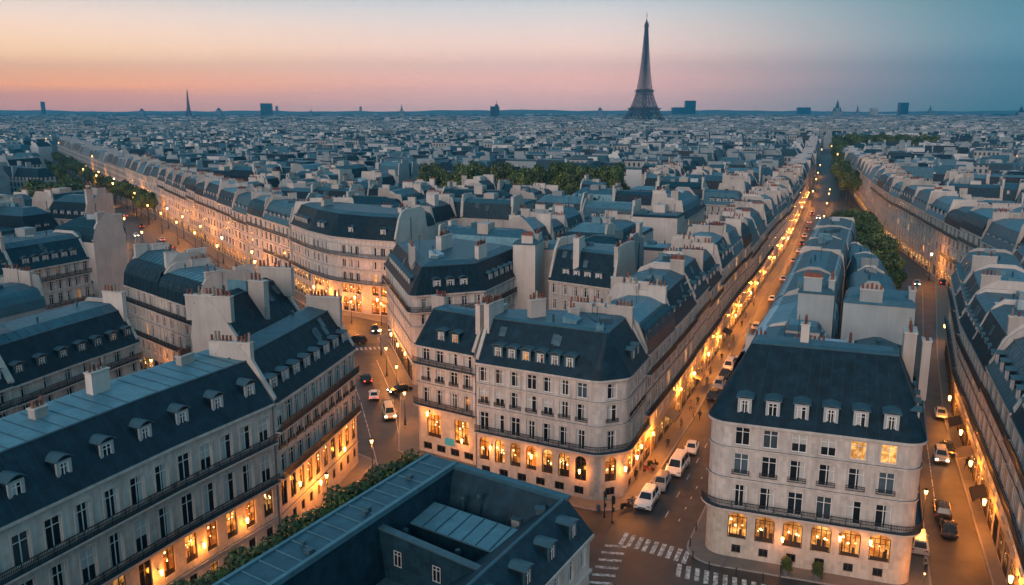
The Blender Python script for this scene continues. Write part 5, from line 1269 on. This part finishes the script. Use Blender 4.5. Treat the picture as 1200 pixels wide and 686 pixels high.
# ------------------------------------------------------------------ vehicles
def car_meshes(kind):
    k = ('car', kind)
    if k in WC: return WC[k]
    L_, Wd, Hh = {'car': (4.3, 1.78, 1.46), 'suv': (4.7, 1.9, 1.72), 'van': (5.1, 1.95, 2.05)}[kind]
    zb = .24; zs = {'car': .86, 'suv': 1.02, 'van': 1.12}[kind]; r = .33 if kind == 'car' else .36
    f, b = L_ / 2, -L_ / 2; xf, xr = f - .82, b + .80
    body = MB()
    def arc_(x): return [(x + (r + .06) * cos(a), zb + (r + .06) * sin(a) * 1.0 + .06) for a in [pi * i / 8 for i in range(9)]]
    low = [(b + .06, zb + .12), (b, .55), (b + .04, zs - .05), (b + .25, zs), (f - 1.15, zs + .02), (f - .3, zs - .12), (f - .04, zs - .3), (f, .5), (f - .06, zb + .1)]
    bot = arc_(xf) + arc_(xr)
    pr = low + bot
    w = Wd / 2
    def lay(y, sc_): return [(x * sc_, y, z) for x, z in pr]
    n = len(pr); A, B_, C_, D_ = lay(-w + .07, .985), lay(-w, 1), lay(w, 1), lay(w - .07, .985)
    S = [[(x, -w + .10, z) for x, z in pr], [(x, -w, z - (.03 if z > .5 else 0)) for x, z in pr], [(x, w, z - (.03 if z > .5 else 0)) for x, z in pr], [(x, w - .10, z) for x, z in pr]]
    for s0, s1 in zip(S, S[1:]):
        for i in range(n): j = (i + 1) % n; body.poly([s0[i], s0[j], s1[j], s1[i]], 0)
    body.poly(S[0][::-1], 0); body.poly(S[3], 0)
    # cabin with pillars: frustum, glass set just proud of it
    if kind == 'van': c0 = (b + .08, f - .75); c1 = (b + .22, f - 1.55)
    elif kind == 'suv': c0 = (b + .10, f - 1.15); c1 = (b + .45, f - 1.95)
    else: c0 = (b + .45, f - 1.15); c1 = (b + 1.15, f - 1.95)
    wi = w - .13; wt = w - .30
    p = [(c0[0], -wi, zs - .02), (c0[1], -wi, zs - .02), (c0[1], wi, zs - .02), (c0[0], wi, zs - .02)]; q = [(c1[0], -wt, Hh - .06), (c1[1], -wt, Hh - .06), (c1[1], wt, Hh - .06), (c1[0], wt, Hh - .06)]
    body.hexa(p, q, 0); rt = [(x + (.12 if i in (0, 3) else -.12), y * .9, Hh) for i, (x, y, z) in enumerate(q)]; body.hexa(q, rt, 0)
    body.box(f - .03, 0, .34, .46, .1, Wd * .9, 0, 1); body.box(b + .03, 0, .34, .46, .1, Wd * .9, 0, 1); body.box(f - .02, 0, .5, .62, .06, Wd * .45, 0, 1)
    for s in (-1, 1): body.box(f - 1.42, s * (w + .06), zs - .02, zs + .12, .16, .16, 0, 0)
    bm = body.mesh('body', ['car_white', 'rubber'])
    gl = MB()
    P_ = [Vector(v) for v in p]; Q_ = [Vector(v) for v in q]
    def gq(a, b_, c, d, u0=.08, u1=.92, v0=.12, v1=.9):
        nn = (b_ - a).cross(d - a).normalized() * .015
        def I(u, v): return a.lerp(b_, u).lerp(d.lerp(c, u), v) + nn
        gl.poly([I(u0, v0), I(u1, v0), I(u1, v1), I(u0, v1)])
    gq(P_[1], P_[2], Q_[2], Q_[1]); gq(P_[3], P_[0], Q_[0], Q_[3])
    for a, b2, c, d in ((P_[0], P_[1], Q_[1], Q_[0]), (P_[2], P_[3], Q_[3], Q_[2])):
        gq(a, b2, c, d, .08, .46); gq(a, b2, c, d, .52, .92)
    gm = gl.mesh('windows', ['car_glass'])
    ty = MB(); ty.tube((0, -.1, 0), (0, .1, 0), r, n=18); tm = ty.mesh('wheel', ['rubber']); ri = MB(); ri.tube((0, -.115, 0), (0, .115, 0), r * .6, n=10); rm_ = ri.mesh('rim', ['alloy'])
    hl = MB(); hl.box(0, 0, -.07, .07, .12, .34); tl = MB(); tl.box(0, 0, -.08, .08, .08, .26)
    WC[k] = (bm, gm, tm, rm_, hl, tl, L_, Wd, zs, r, xf, xr); return WC[k]
BODY = {}
def car(kind, paint, x, y, rz, label, group=None, head=False, tail=False, name='car', z=-.10, s=1):
    bm, gm, tm, rm_, hl, tl, L_, Wd, zs, r, xf, xr = car_meshes(kind)
    if (kind, paint) not in BODY: m2 = bm.copy(); m2.materials[0] = M[paint]; BODY[(kind, paint)] = m2
    c = thing(name, label, 'van' if kind == 'van' else 'car', (x, y, z), rz, group); c.scale = (s, s, s)
    link('body', BODY[(kind, paint)], c); link('windows', gm, c)
    for sx_ in (xf, xr):
        for sy_ in (-1, 1): wl = link('wheel', tm, c, (sx_, sy_ * (Wd / 2 - .12), r)); link('rim', rm_, wl)
    for sy_ in (-1, 1):
        for (nm, mb, xx, mt) in (('headlight', hl, L_ / 2 - .05, 'head_glow' if head else 'alloy'), ('tail_light', tl, -L_ / 2 + .03, 'tail_glow' if tail else 'red_cloth')):
            k = (nm, mt)
            if k not in WC: WC[k] = mb.mesh(nm, [mt])
            link(nm, WC[k], c, (xx, sy_ * (Wd / 2 - .24), zs - .24 if nm == 'headlight' else zs - .18))
    return c
uf = ua + pi  # towards the camera
car('suv', 'car_white', 17.6, 103.0, uf - .02, 'white estate car at the head of the parked line by the arcade corner', 'cars on the middle street', name='parked_car', s=1.15)
car('suv', 'car_silver', 20.3, 108.2, uf + .03, 'silver grey car parked right behind the white estate car', 'cars on the middle street', name='parked_car')
car('van', 'car_white', 23.5, 113.4, uf - .04, 'white van with a dark windscreen behind the silver car', 'cars on the middle street', name='parked_van', s=1.15)
car('car', 'car_white', 27.0, 120.6, uf + .06, 'small white car driving alone behind the white van', 'cars on the middle street', name='moving_car')
al = radians(104)
car('car', 'car_black', -27.6, 154.6, al + .1, 'dark car driving away up the left street', 'cars on the left street', tail=True, name='moving_car')
car('car', 'car_white', -24.6, 145.2, al - .1, 'small white topped car behind the dark car on the left street', 'cars on the left street', tail=True, name='moving_car')
car('car', 'car_black', -20.4, 148.2, al + pi / 2 + .3, 'dark car crossing the left street with its headlights on', 'cars on the left street', head=True, name='moving_car')
car('van', 'car_cream', -20.6, 135.6, al + pi, 'cream van coming down the left street toward the camera', 'cars on the left street', head=True, name='moving_van')
car('suv', 'car_black', -34.4, 182.0, al + .9, 'dark car turning before the curved gold house', 'cars on the left street', name='moving_car')
car('car', 'car_black', -31.8, 192.0, al + pi, 'dark car with bright headlights below the lit curved house', 'cars on the left street', head=True, name='moving_car')
ur = ua
car('suv', 'car_silver', 63.0, 117.6, ur + pi, 'pale car coming down the right street with headlights on', 'cars on the right street', head=True, name='moving_car')
car('suv', 'car_black', 54.6, 100.2, ur, 'black car, farther of the dark pair parked on the right street', 'cars on the right street', name='parked_car')
car('car', 'car_black', 53.0, 95.4, ur, 'black car, nearer of the dark pair parked on the right street', 'cars on the right street', name='parked_car')
car('van', 'car_silver', 47.6, 91.6, ur, 'pale van parked against the right front corner house', 'cars on the right street', name='parked_van')
car('suv', 'car_black', 127.2, 247, ur, 'dark car with red tail lights stopped by the terrace lamp', 'cars on the right street', tail=True, name='moving_car')
car('car', 'car_silver', 119, 246, ur + pi, 'grey car with headlights beside the red lit car', 'cars on the right street', head=True, name='moving_car')
j = 0
for (t_, off, dr) in [(16, 14, 0), (42, 19, 1), (60, 13, 0), (84, 20, 1), (100, 14, 0), (122, 13, 0), (140, 20, 1), (168, 14, 0), (190, 21, 1), (214, 14, 0), (250, 20, 1), (290, 14, 0), (330, 20, 1), (380, 14, 0)]:
    x, y = avp(t_, off); x2, y2 = avp(t_ + 3, off); r_ = atan2(y2 - y, x2 - x)
    car(random.choice(('car', 'suv')), random.choice(('car_black', 'car_silver', 'car_white')), x, y, r_ + (pi if dr else 0), 'car with %s lights, %s from the near end of the avenue' % ('white' if dr else 'red', ORD[j]), 'traffic on the avenue', head=bool(dr), tail=not dr, name='moving_car'); j += 1
for i, t_ in enumerate((34, 40.5, 47.5, 53)):
    fr = along(C_STREET, t_, t_ + 2); a, b = fr[0], fr[-1]; r_ = atan2(b[1] - a[1], b[0] - a[0]); car(('car', 'suv', 'car', 'van')[i], ('car_black', 'car_silver', 'car_black', 'car_white')[i], a[0] + sin(r_) * 3.9, a[1] - cos(r_) * 3.9, r_ + pi, 'parked car, %s along the lit left kerb past the small white car' % ORD[i], 'cars parked along the middle street', name='parked_car')
for i, (x, y, p_) in enumerate([(66.6, 120.5, 'car_black'), (73.0, 135.5, 'car_silver')]):
    car('car', p_, x - 1.2, y, ua + pi, 'parked car, %s along the shop side kerb of the right street' % ORD[i], 'cars parked along the right street', name='parked_car')
j = 0
for t_ in [58, 76, 88, 109, 121, 140, 151, 172, 186, 201, 208, 219, 226, 240, 248, 262, 270, 281, 296, 313, 330]:
    fr = along(C_STREET, t_, t_ + 2); a, b = fr[0], fr[-1]; r_ = atan2(b[1] - a[1], b[0] - a[0]); o = 5.0 + (j % 2) * 3.4
    x, y = a[0] + sin(r_) * o, a[1] - cos(r_) * o
    car(random.choice(('car', 'suv')), random.choice(('car_black', 'car_silver', 'car_white')), x, y, r_ + (pi if j % 2 else 0), 'car with %s lights, %s up the glowing middle street' % ('white' if j % 2 else 'red', ORD[j]), 'traffic on the middle street', head=bool(j % 2), tail=not j % 2, name='moving_car'); j += 1

# ------------------------------------------------------------------ people
def person(x, y, rz, coat, label, group='people on the pavements', stride=.0, z=0):
    k = ('person', coat, stride)
    if k not in WC:
        sk = [((0, 0, .92), .155, .11), ((0, 0, 1.12), .15, .10), ((0, 0, 1.34), .19, .115), ((0, 0, 1.47), .08, .075), ((0, .01, 1.56), .075, .08), ((0, .02, 1.66), .088, .105), ((0, .01, 1.75), .06, .07),
              ((.09, 0, .84), .09, .095), ((.10, stride * .35, .48), .062, .068), ((.10, stride * .45, .09), .043, .05), ((.10, stride * .45 + .13, .04), .04, .035),
              ((-.09, 0, .84), .09, .095), ((-.10, -stride * .3, .48), .062, .068), ((-.10, -stride * .7, .1), .043, .05), ((-.10, -stride * .7 + .13, .04), .04, .035),
              ((.20, 0, 1.40), .07, .07), ((.25, -.03 - stride * .2, 1.14), .052, .055), ((.25, .06 - stride * .3, .88), .038, .04), ((.25, .09 - stride * .3, .78), .035, .045),
              ((-.20, 0, 1.40), .07, .07), ((-.25, -.03 + stride * .2, 1.14), .052, .055), ((-.25, .06 + stride * .3, .88), .038, .04), ((-.25, .09 + stride * .3, .78), .035, .045)]
        ed = [(0, 1), (1, 2), (2, 3), (3, 4), (4, 5), (5, 6), (0, 7), (7, 8), (8, 9), (9, 10), (0, 11), (11, 12), (12, 13), (13, 14), (2, 15), (15, 16), (16, 17), (17, 18), (2, 19), (19, 20), (20, 21), (21, 22)]
        me = bpy.data.meshes.new('person'); me.from_pydata([s[0] for s in sk], ed, []); o = bpy.data.objects.new('person_tmp', me); COL.objects.link(o)
        md = o.modifiers.new('s', 'SKIN'); sd_ = o.modifiers.new('d', 'SUBSURF'); sd_.levels = 1
        for v, s_ in zip(me.skin_vertices[0].data, sk): v.radius = (s_[1], s_[2])
        me.skin_vertices[0].data[0].use_root = True
        dg = bpy.context.evaluated_depsgraph_get(); m2 = bpy.data.meshes.new_from_object(o.evaluated_get(dg)); bpy.data.objects.remove(o)
        m2.name = 'person'; m2.materials.clear()
        for q in (coat, 'cloth_dark', 'skin', 'rubber'): m2.materials.append(M[q])
        for p_ in m2.polygons:
            c = p_.center; p_.material_index = 2 if c.z > 1.49 or (abs(c.x) > .19 and c.z < .86 and c.z > .6) else 3 if c.z < .1 else 1 if c.z < .72 else 0
        m2.shade_smooth(); hb = MB(); hb.ball((0, -.015, 1.70), .112, 12, 0, 1.0); hb.v = [(a, b - (.03 if c < 1.68 else 0), max(c, 1.60)) for a, b, c in hb.v]
        WC[k] = (m2, hb.mesh('hair', ['hair']))
    m2, hm_ = WC[k]; o = link('person', m2, None, (x, y, z), rz); tag(o, label, 'person', group); link('hair', hm_, o); return o
WALK = []
for i, t_ in enumerate((8, 17, 26, 29, 41, 47, 58, 66, 74, 88, 97, 112)):
    fr = along(C_STREET, t_, t_ + 1); a, b = fr[0], fr[-1]; r_ = atan2(b[1] - a[1], b[0] - a[0]); o = U(.9, 2.1)
    WALK.append((a[0] + sin(r_) * o, a[1] - cos(r_) * o, r_ - pi / 2 + (pi if i % 3 == 0 else 0), ('cloth_dark', 'cloth_grey', 'cloth_tan')[i % 3], 'person in a %s coat, %s along the lit pavement of the middle street' % (('dark', 'grey', 'tan')[i % 3], ORD[i]), .5))
for i, (x, y, rz, c, lab, st) in enumerate(WALK + [(17.2, 110.2, 2.6, 'cloth_dark', 'person in a dark coat standing by the arcade wall near the parked van', 0), (18.8, 114.6, .4, 'cloth_grey', 'person in a grey coat walking up the pavement past the van', .5), (18.2, 113.4, .3, 'cloth_tan', 'person in a tan coat walking beside the one in grey', .5),
        (29.4, 85.0, 1.2, 'cloth_dark', 'person in dark clothes standing left of the lit doorway', 0), (33.8, 84.6, -2, 'cloth_dark', 'person in dark clothes standing right of the lit doorway', 0), (15.4, 101.2, -1.2, 'cloth_grey', 'person in grey waiting at the rounded corner kerb', 0),
        (31.0, 133.6, .3, 'cloth_dark', 'person in a dark coat on the glowing pavement beyond the white car', .5), (30.2, 134.6, .3, 'cloth_tan', 'person in tan on the glowing pavement beyond the white car', .5), (-2.5, 108.0, 2, 'cloth_grey', 'person in grey outside the corner arcade by the zinc deck', .5),
        (64.9, 114.0, 2, 'cloth_dark', 'person in dark coat on the right street pavement near the shop lamps', .5), (60.4, 103.5, 2, 'cloth_dark', 'person in dark coat by the nearer shop front on the right street', 0)]):
    person(x, y, rz, c, lab, stride=st)
# big planters by the door of the right front house
def planter(x, y, lab):
    t = thing('planter', lab, 'planter', (x, y, 0), 0, 'planters by the lit doorway'); mb = MB(); mb.tube((0, 0, 0), (0, 0, .7), .28, .42, 12); mb.tube((0, 0, .66), (0, 0, .74), .46, .46, 12); mb.build('pot', 'cloth_grey', t)
    c = link('shrub', HC[1], t, (0, 0, .4)); c.scale = (.28, .42, .24)
planter(30.2, 85.6, 'round planter with a clipped shrub left of the lit doorway'); planter(33.2, 84.5, 'round planter with a clipped shrub right of the lit doorway')

# ------------------------------------------------------------------ lamps: posts, wall lanterns, and their light
def point(parent, x, y, z, e, rad=.25, col=(1, .50, .15)):
    ld = LAMPS.get((e, rad, col))
    if not ld:
        ld = bpy.data.lights.new('lamp_light', 'POINT'); ld.energy = e * .62; ld.shadow_soft_size = rad; ld.color = col; LAMPS[(e, rad, col)] = ld
    o = bpy.data.objects.new('lamp_light', ld); COL.objects.link(o); o.parent = parent; o.location = (x, y, z); return o
LAMPS = {}
WARM = (1, .29, .032)
def post_lamp(x, y, lab, group, e=900, glow='lamp_glow', h=5.0, s=1):
    if 'lp' not in WC:
        p = MB(); p.tube((0, 0, 0), (0, 0, .9), .16, .10, 10); p.tube((0, 0, .9), (0, 0, h), .065, .05, 8); p.tube((0, 0, .0), (0, 0, .14), .24, .22, 10); p.tube((0, 0, h), (0, 0, h + .1), .16, .2, 8); WC['lp'] = p.mesh('post', ['iron'])
        for g_ in ('lamp_glow', 'lamp_white'):
            l_ = MB(); l_.tube((0, 0, h + .1), (0, 0, h + .6), .14, .24, 8); WC['lp' + g_] = l_.mesh('lantern', [g_])
        c = MB(); c.tube((0, 0, h + .61), (0, 0, h + .85), .28, .04, 8); WC['lpc'] = c.mesh('lantern_cap', ['iron'])
    t = thing('street_lamp', lab, 'street lamp', (x, y, 0), 0, group); link('post', WC['lp'], t); link('lantern', WC['lp' + glow], t); link('lantern_cap', WC['lpc'], t); t.scale = (s, s, s)
    if e: point(t, 0, -.0, h - .5, e, .3, WARM)
def wall_lamp(x, y, z, rz, lab, group, e=350, glow='lamp_glow', s=1):
    if 'wl' not in WC:
        p = MB(); p.tube((0, .05, .25), (0, -.45, .35), .03, n=6); p.box(0, .03, .1, .4, .16, .05); WC['wl'] = p.mesh('bracket', ['iron'])
        for g_ in ('lamp_glow', 'lamp_white'):
            l_ = MB(); l_.tube((0, -.45, -.25), (0, -.45, .25), .11, .17, 8); l_.ball((0, -.45, -.25), .11, 8); WC['wl' + g_] = l_.mesh('lantern', [g_])
    t = thing('wall_lantern', lab, 'wall lamp', (x, y, z), rz, group); link('bracket', WC['wl'], t); link('lantern', WC['wl' + glow], t); t.scale = (s, s, s)
    if e: point(t, 0, -.75, -.1, e, .25, WARM)
# middle street, both sides
j = 0; t_ = 3.0
while t_ < 420:
    fr = along(C_STREET, t_, t_ + 2); a, b = fr[0], fr[-1]; r_ = atan2(b[1] - a[1], b[0] - a[0]); nx, ny = sin(r_), -cos(r_)
    far = t_ > 150
    wall_lamp(a[0] + nx * .1, a[1] + ny * .1, 4.2 + U(-.9, .9), r_, 'wall lantern, %s up the shop fronts of the middle street' % ORD[j], 'wall lanterns along the middle street', e=U(2200, 4200) if not far else U(2400, 4400), glow='lamp_white' if j % 5 == 2 else 'lamp_glow', s=U(.7, 1.1) if not far else U(.8, 1.4))
    if j % 2 == 1: post_lamp(a[0] + nx * 11.6, a[1] + ny * 11.6, 'post lamp, %s up the right kerb of the middle street' % ORD[j // 2], 'post lamps along the middle street', e=2600 if not far else 3200, s=1 if not far else 1.3)
    t_ += U(8, 24) if t_ < 150 else U(12, 34); j += 1
for i in range(4):
    y = 455 + i * 75 + U(-15, 15); x = 160 + (y - 455) * .37; post_lamp(x, y, 'far post lamp, %s along the distant end of the middle street' % ORD[i], 'far post lamps on the middle street', e=4200, s=1.5)
# arcade corner
for i, (x, y, z, rz, e) in enumerate([(9.0, 104.55, 3.9, -.49, 420), (14.7, 104.7, 4.2, .34, 700), (16.5, 108.3, 4.2, ua, 900), (2.8, 107.85, 4.6, -.49, 350), (-2.8, 110.8, 4.6, -.49, 350), (17.6, 111.6, 4.4, ua, 900)]):
    wall_lamp(x, y, z, rz, 'wall lantern, %s around the arcade corner house' % ORD[i], 'wall lanterns on the arcade corner house', e=e * 1.5, glow='lamp_white' if i in (1, 2) else 'lamp_glow', s=.95)
wall_lamp(-12.2, 119.7, 6.3, -.58, 'wall lantern over the lit shop left of the arcade house', None, e=600, s=1.1); wall_lamp(-7.0, 116.3, 3.4, -.58, 'wall lantern at the right of the lit corner shop', None, e=500, s=1)
# left street fronts
for i, (x, y, z, rz, e) in enumerate([(-25.0, 102.2, 3.3, ua + .15, 700), (-26.2, 96.8, 5.6, ua + .15, 500), (-29.8, 87.6, 5.5, ua, 650), (-32.6, 82.0, 5.5, ua, 700), (-35.0, 76.8, 5.4, ua, 550), (-23.4, 110, 4.6, ua + .3, 700), (-38.6, 68.4, 5.4, ua, 500)]):
    wall_lamp(x, y, z, rz, 'wall lantern, %s along the lower left street front' % ORD[i], 'wall lanterns on the lower left block', e=e * 1.25, s=1.0)
for i, (x, y) in enumerate([(-23.2, 99.6), (-19.4, 111.0), (-17.4, 131.5), (-20.6, 146.0), (-24.2, 158), (-27.4, 172), (-38.5, 199), (-31, 197)]):
    post_lamp(x, y, 'post lamp, %s up the left street from the clipped trees' % ORD[i], 'post lamps on the left street', e=2600)
for i, (x, y) in enumerate([(-20.1, 160.8), (-24.9, 175.6), (-22.4, 167.2)]):
    wall_lamp(x - .2, y - .1, 3.6, ua + pi + .7, 'wall lantern, %s along the wedge house shop fronts' % ORD[i], 'wall lanterns on the wedge house', e=1000, s=1.3)
for i, (x, y) in enumerate([(-52.2, 222.4), (-44.0, 212.8), (-39.0, 209.2), (-33.0, 206.6), (-48, 217)]):
    wall_lamp(x, y - .6, 4.4, -.4, 'wall lantern, %s along the curved gold house front' % ORD[i], 'wall lanterns on the curved house', e=1900, s=1.4)
# right street
for i, (x, y) in enumerate([(50.9, 77.7), (57.6, 95.0), (62.0, 106.5), (66.5, 117.8), (72.5, 133), (95.5, 181)]):
    wall_lamp(x - .15, y + .05, 3.9, ua + pi, 'wall lantern, %s along the shop fronts of the right street' % ORD[i], 'wall lanterns on the right street', e=2400 if i < 5 else 900, s=1.3)
for i, (x, y) in enumerate([(49.6, 95), (56, 110.5), (125.5, 252), (134.5, 274)]):
    post_lamp(x, y, 'post lamp, %s up the right street from the corner house' % ORD[i], 'post lamps on the right street', e=2000 if i < 2 else 4600, glow='lamp_white' if i == 2 else 'lamp_glow', s=1 if i < 2 else 1.5)
for i, (x, y, z, rz) in enumerate([(35.7, 85.35, 4.6, -.35), (30.2, 87.4, 3.4, -.35), (38.6, 84.3, 4.7, -.35)]):
    wall_lamp(x, y, z, rz, 'wall lantern, %s on the right front corner house' % ORD[i], 'wall lanterns on the right front house', e=260, s=1)
post_lamp(43.4, 81.6, 'low lamp at the right end of the corner house pavement', None, e=380, s=.45)
for i in range(9):
    y = 275 + i * 42; x = 138 + (y - 275) * .31
    post_lamp(x - 3, y, 'post lamp, %s along the terrace beyond the right street' % ORD[i], 'post lamps along the terrace', e=3000, s=1.5)
# avenue
for i in range(20):
    s = 6 + i * 17 if i < 12 else 210 + (i - 12) * 34; x, y = avp(s, 4.2 if i % 2 else 9.5)
    post_lamp(x, y, 'post lamp, %s from the near end of the avenue pavement' % ORD[i], 'post lamps on the avenue', e=4600 if i < 12 else 6500, glow='lamp_white' if i % 6 == 3 else 'lamp_glow', s=1.6 if i < 12 else 2.1)
for i in range(7):
    x, y = avp(40 + i * 45, 25); post_lamp(x, y, 'post lamp, %s from the near end on the far kerb of the avenue' % ORD[i], 'post lamps on the far kerb of the avenue', e=4200, s=1.6)
for i, (x, y) in enumerate([(-60.5, 136.2), (-66, 150)]): post_lamp(x, y, 'post lamp, %s in the inner left lane' % ORD[i], 'post lamps in the inner left lane', e=900)

# traffic light at the corner kerb, bollards on the right corner, shop awnings
def traffic_light(x, y, rz, lab):
    t = thing('traffic_light', lab, 'traffic light', (x, y, 0), rz, 'traffic lights at the crossing'); p = MB(); p.tube((0, 0, 0), (0, 0, 3.6), .07, n=8); p.tube((0, 0, 0), (0, 0, .3), .14, n=8); p.build('pole', 'iron', t)
    h = MB(); h.box(0, -.14, 2.5, 3.55, .34, .26); h.box(0, -.14, 1.5, 2.0, .26, .22); hd = h.build('signal_head', 'iron', t)
    for i, m in enumerate(('rubber', 'rubber', 'sign_teal')):
        l = MB(); l.tube((0, -.26, 3.35 - i * .32), (0, -.30, 3.35 - i * .32), .11, n=10); l.build('lens', m, hd)
traffic_light(11.6, 99.0, .3, 'dark traffic light on the rounded kerb before the arcade corner'); traffic_light(12.4, 97.6, 2.2, 'second dark traffic light nearer the crossing stripes')
for i, (x, y) in enumerate([(22.4, 95.6), (20.9, 91.8), (20.6, 88.8), (21.9, 86.4), (24.6, 85.2), (27.2, 84.0)]):
    b = MB(); b.tube((0, 0, 0), (0, 0, .9), .09, .07, 8); b.ball((0, 0, .95), .1, 8); o = b.build('bollard', 'iron'); o.location = (x, y, 0); tag(o, 'iron bollard, %s round the kerb of the right front corner' % ORD[i], 'bollard', 'bollards on the right corner')
def scooter(x, y, rz, lab, m='car_black'):
    t = thing('parked_scooter', lab, 'scooter', (x, y, 0), rz, 'scooters on the pavements'); f = MB()
    f.hexa([(-.75, -.14, .45), (.1, -.14, .32), (.1, .14, .32), (-.75, .14, .45)], [(-.7, -.12, .78), (0, -.14, .74), (0, .14, .74), (-.7, .12, .78)]); f.hexa([(.05, -.17, .22), (.5, -.17, .22), (.5, .17, .22), (.05, .17, .22)], [(.05, -.17, .34), (.5, -.17, .34), (.5, .17, .34), (.05, .17, .34)]); f.hexa([(.45, -.18, .25), (.55, -.18, .25), (.55, .18, .25), (.45, .18, .25)], [(.36, -.14, .95), (.44, -.14, .95), (.44, .14, .95), (.36, .14, .95)]); f.tube((.38, 0, .9), (.72, 0, .25), .04, n=6); f.build('body', m, t)
    s_ = MB(); s_.box(-.38, 0, .785, .86, .62, .24); s_.build('seat', 'rubber', t); h = MB(); h.tube((.36, -.32, 1.02), (.36, .32, 1.02), .025, n=6); h.build('handlebar', 'iron', t)
    for xx in (-.55, .72): w = MB(); w.tube((0, -.06, 0), (0, .06, 0), .24, n=14); o = w.build('wheel', 'rubber', t); o.location = (xx, 0, .24)
for i, (x, y, r_) in enumerate([(14.6, 101.4, .4), (15.5, 102.6, .5), (19.3, 113.0, .2), (20.2, 115.0, .3), (-1.2, 107.3, -.5), (0.4, 106.5, -.5), (45.6, 85.6, 1.1), (46.4, 87.4, 1.1)]): scooter(x, y, r_, 'scooter, %s in the loose line of scooters by the kerbs' % ORD[i], ('car_black', 'car_silver', 'red_cloth')[i % 3])
def bin_(x, y, lab):
    b = MB(); b.tube((0, 0, .1), (0, 0, .95), .24, .28, 10); b.tube((0, 0, .95), (0, 0, 1.05), .30, .22, 10); b.tube((0, 0, 0), (0, 0, .1), .18, n=8); o = b.build('litter_bin', 'cloth_grey'); o.location = (x, y, 0); tag(o, lab, 'bin', 'litter bins')
bin_(11.0, 100.6, 'grey litter bin on the rounded corner pavement by the traffic lights'); bin_(23.6, 87.2, 'grey litter bin at the left corner of the right front house')
aw = 0
def awning(x, y, z, rz, w, m, lab):
    b = MB(); dx, dy = cos(rz), sin(rz); ox, oy = dy, -dx
    A = (x - dx * w / 2, y - dy * w / 2); B_ = (x + dx * w / 2, y + dy * w / 2)
    b.hexa([(A[0], A[1], z), (B_[0], B_[1], z), (B_[0] + ox * 1.6, B_[1] + oy * 1.6, z - .7), (A[0] + ox * 1.6, A[1] + oy * 1.6, z - .7)], [(A[0], A[1], z + .06), (B_[0], B_[1], z + .06), (B_[0] + ox * 1.6, B_[1] + oy * 1.6, z - .64), (A[0] + ox * 1.6, A[1] + oy * 1.6, z - .64)])
    b.obox((A[0] + ox * 1.6, A[1] + oy * 1.6, z - .95), (dx * w, dy * w, 0), (ox * .03, oy * .03, 0), (0, 0, .3))
    o = b.build('awning', m, None, (x, y, z)); o.location = (x, y, z); tag(o, lab, 'awning', 'shop awnings')
for i, t_ in enumerate((14, 36, 70)):
    fr = along(C_STREET, t_, t_ + 2); a, b = fr[0], fr[-1]; r_ = atan2(b[1] - a[1], b[0] - a[0]); awning(a[0] + sin(r_) * .05, a[1] - cos(r_) * .05, 3.6, r_, 4.2, ('cloth_tan', 'cloth_tan', 'cloth_dark')[i % 3], 'shop awning, %s up the middle street' % ORD[i])
for i, (x, y) in enumerate([(59.4, 99.3), (64.4, 112.2), (69.2, 124.4)]): awning(x - .05, y, 3.5, ua + pi, 4.0, ('cloth_dark', 'cloth_tan', 'cloth_dark')[i], 'shop awning, %s up the right street' % ORD[i])

# ------------------------------------------------------------------ the air
HAZE_D = 1.45e-4
hz = MB(); hz.box(0, 3560, -1.5, 420, 12000, 7320); ho = hz.build('haze', []) if False else None
me = bpy.data.meshes.new('haze'); me.from_pydata(hz.v, [], hz.f); ho = tag(link('haze', me), kind='stuff')
hm_ = bpy.data.materials.new('haze'); hm_.use_nodes = True; t = hm_.node_tree; t.nodes.clear(); v = t.nodes.new('ShaderNodeVolumePrincipled'); o_ = t.nodes.new('ShaderNodeOutputMaterial'); t.links.new(v.outputs[0], o_.inputs['Volume'])
v.inputs['Color'].default_value = (.06, .50, .80, 1); v.inputs['Density'].default_value = HAZE_D; v.inputs['Anisotropy'].default_value = .2
me.materials.append(hm_)
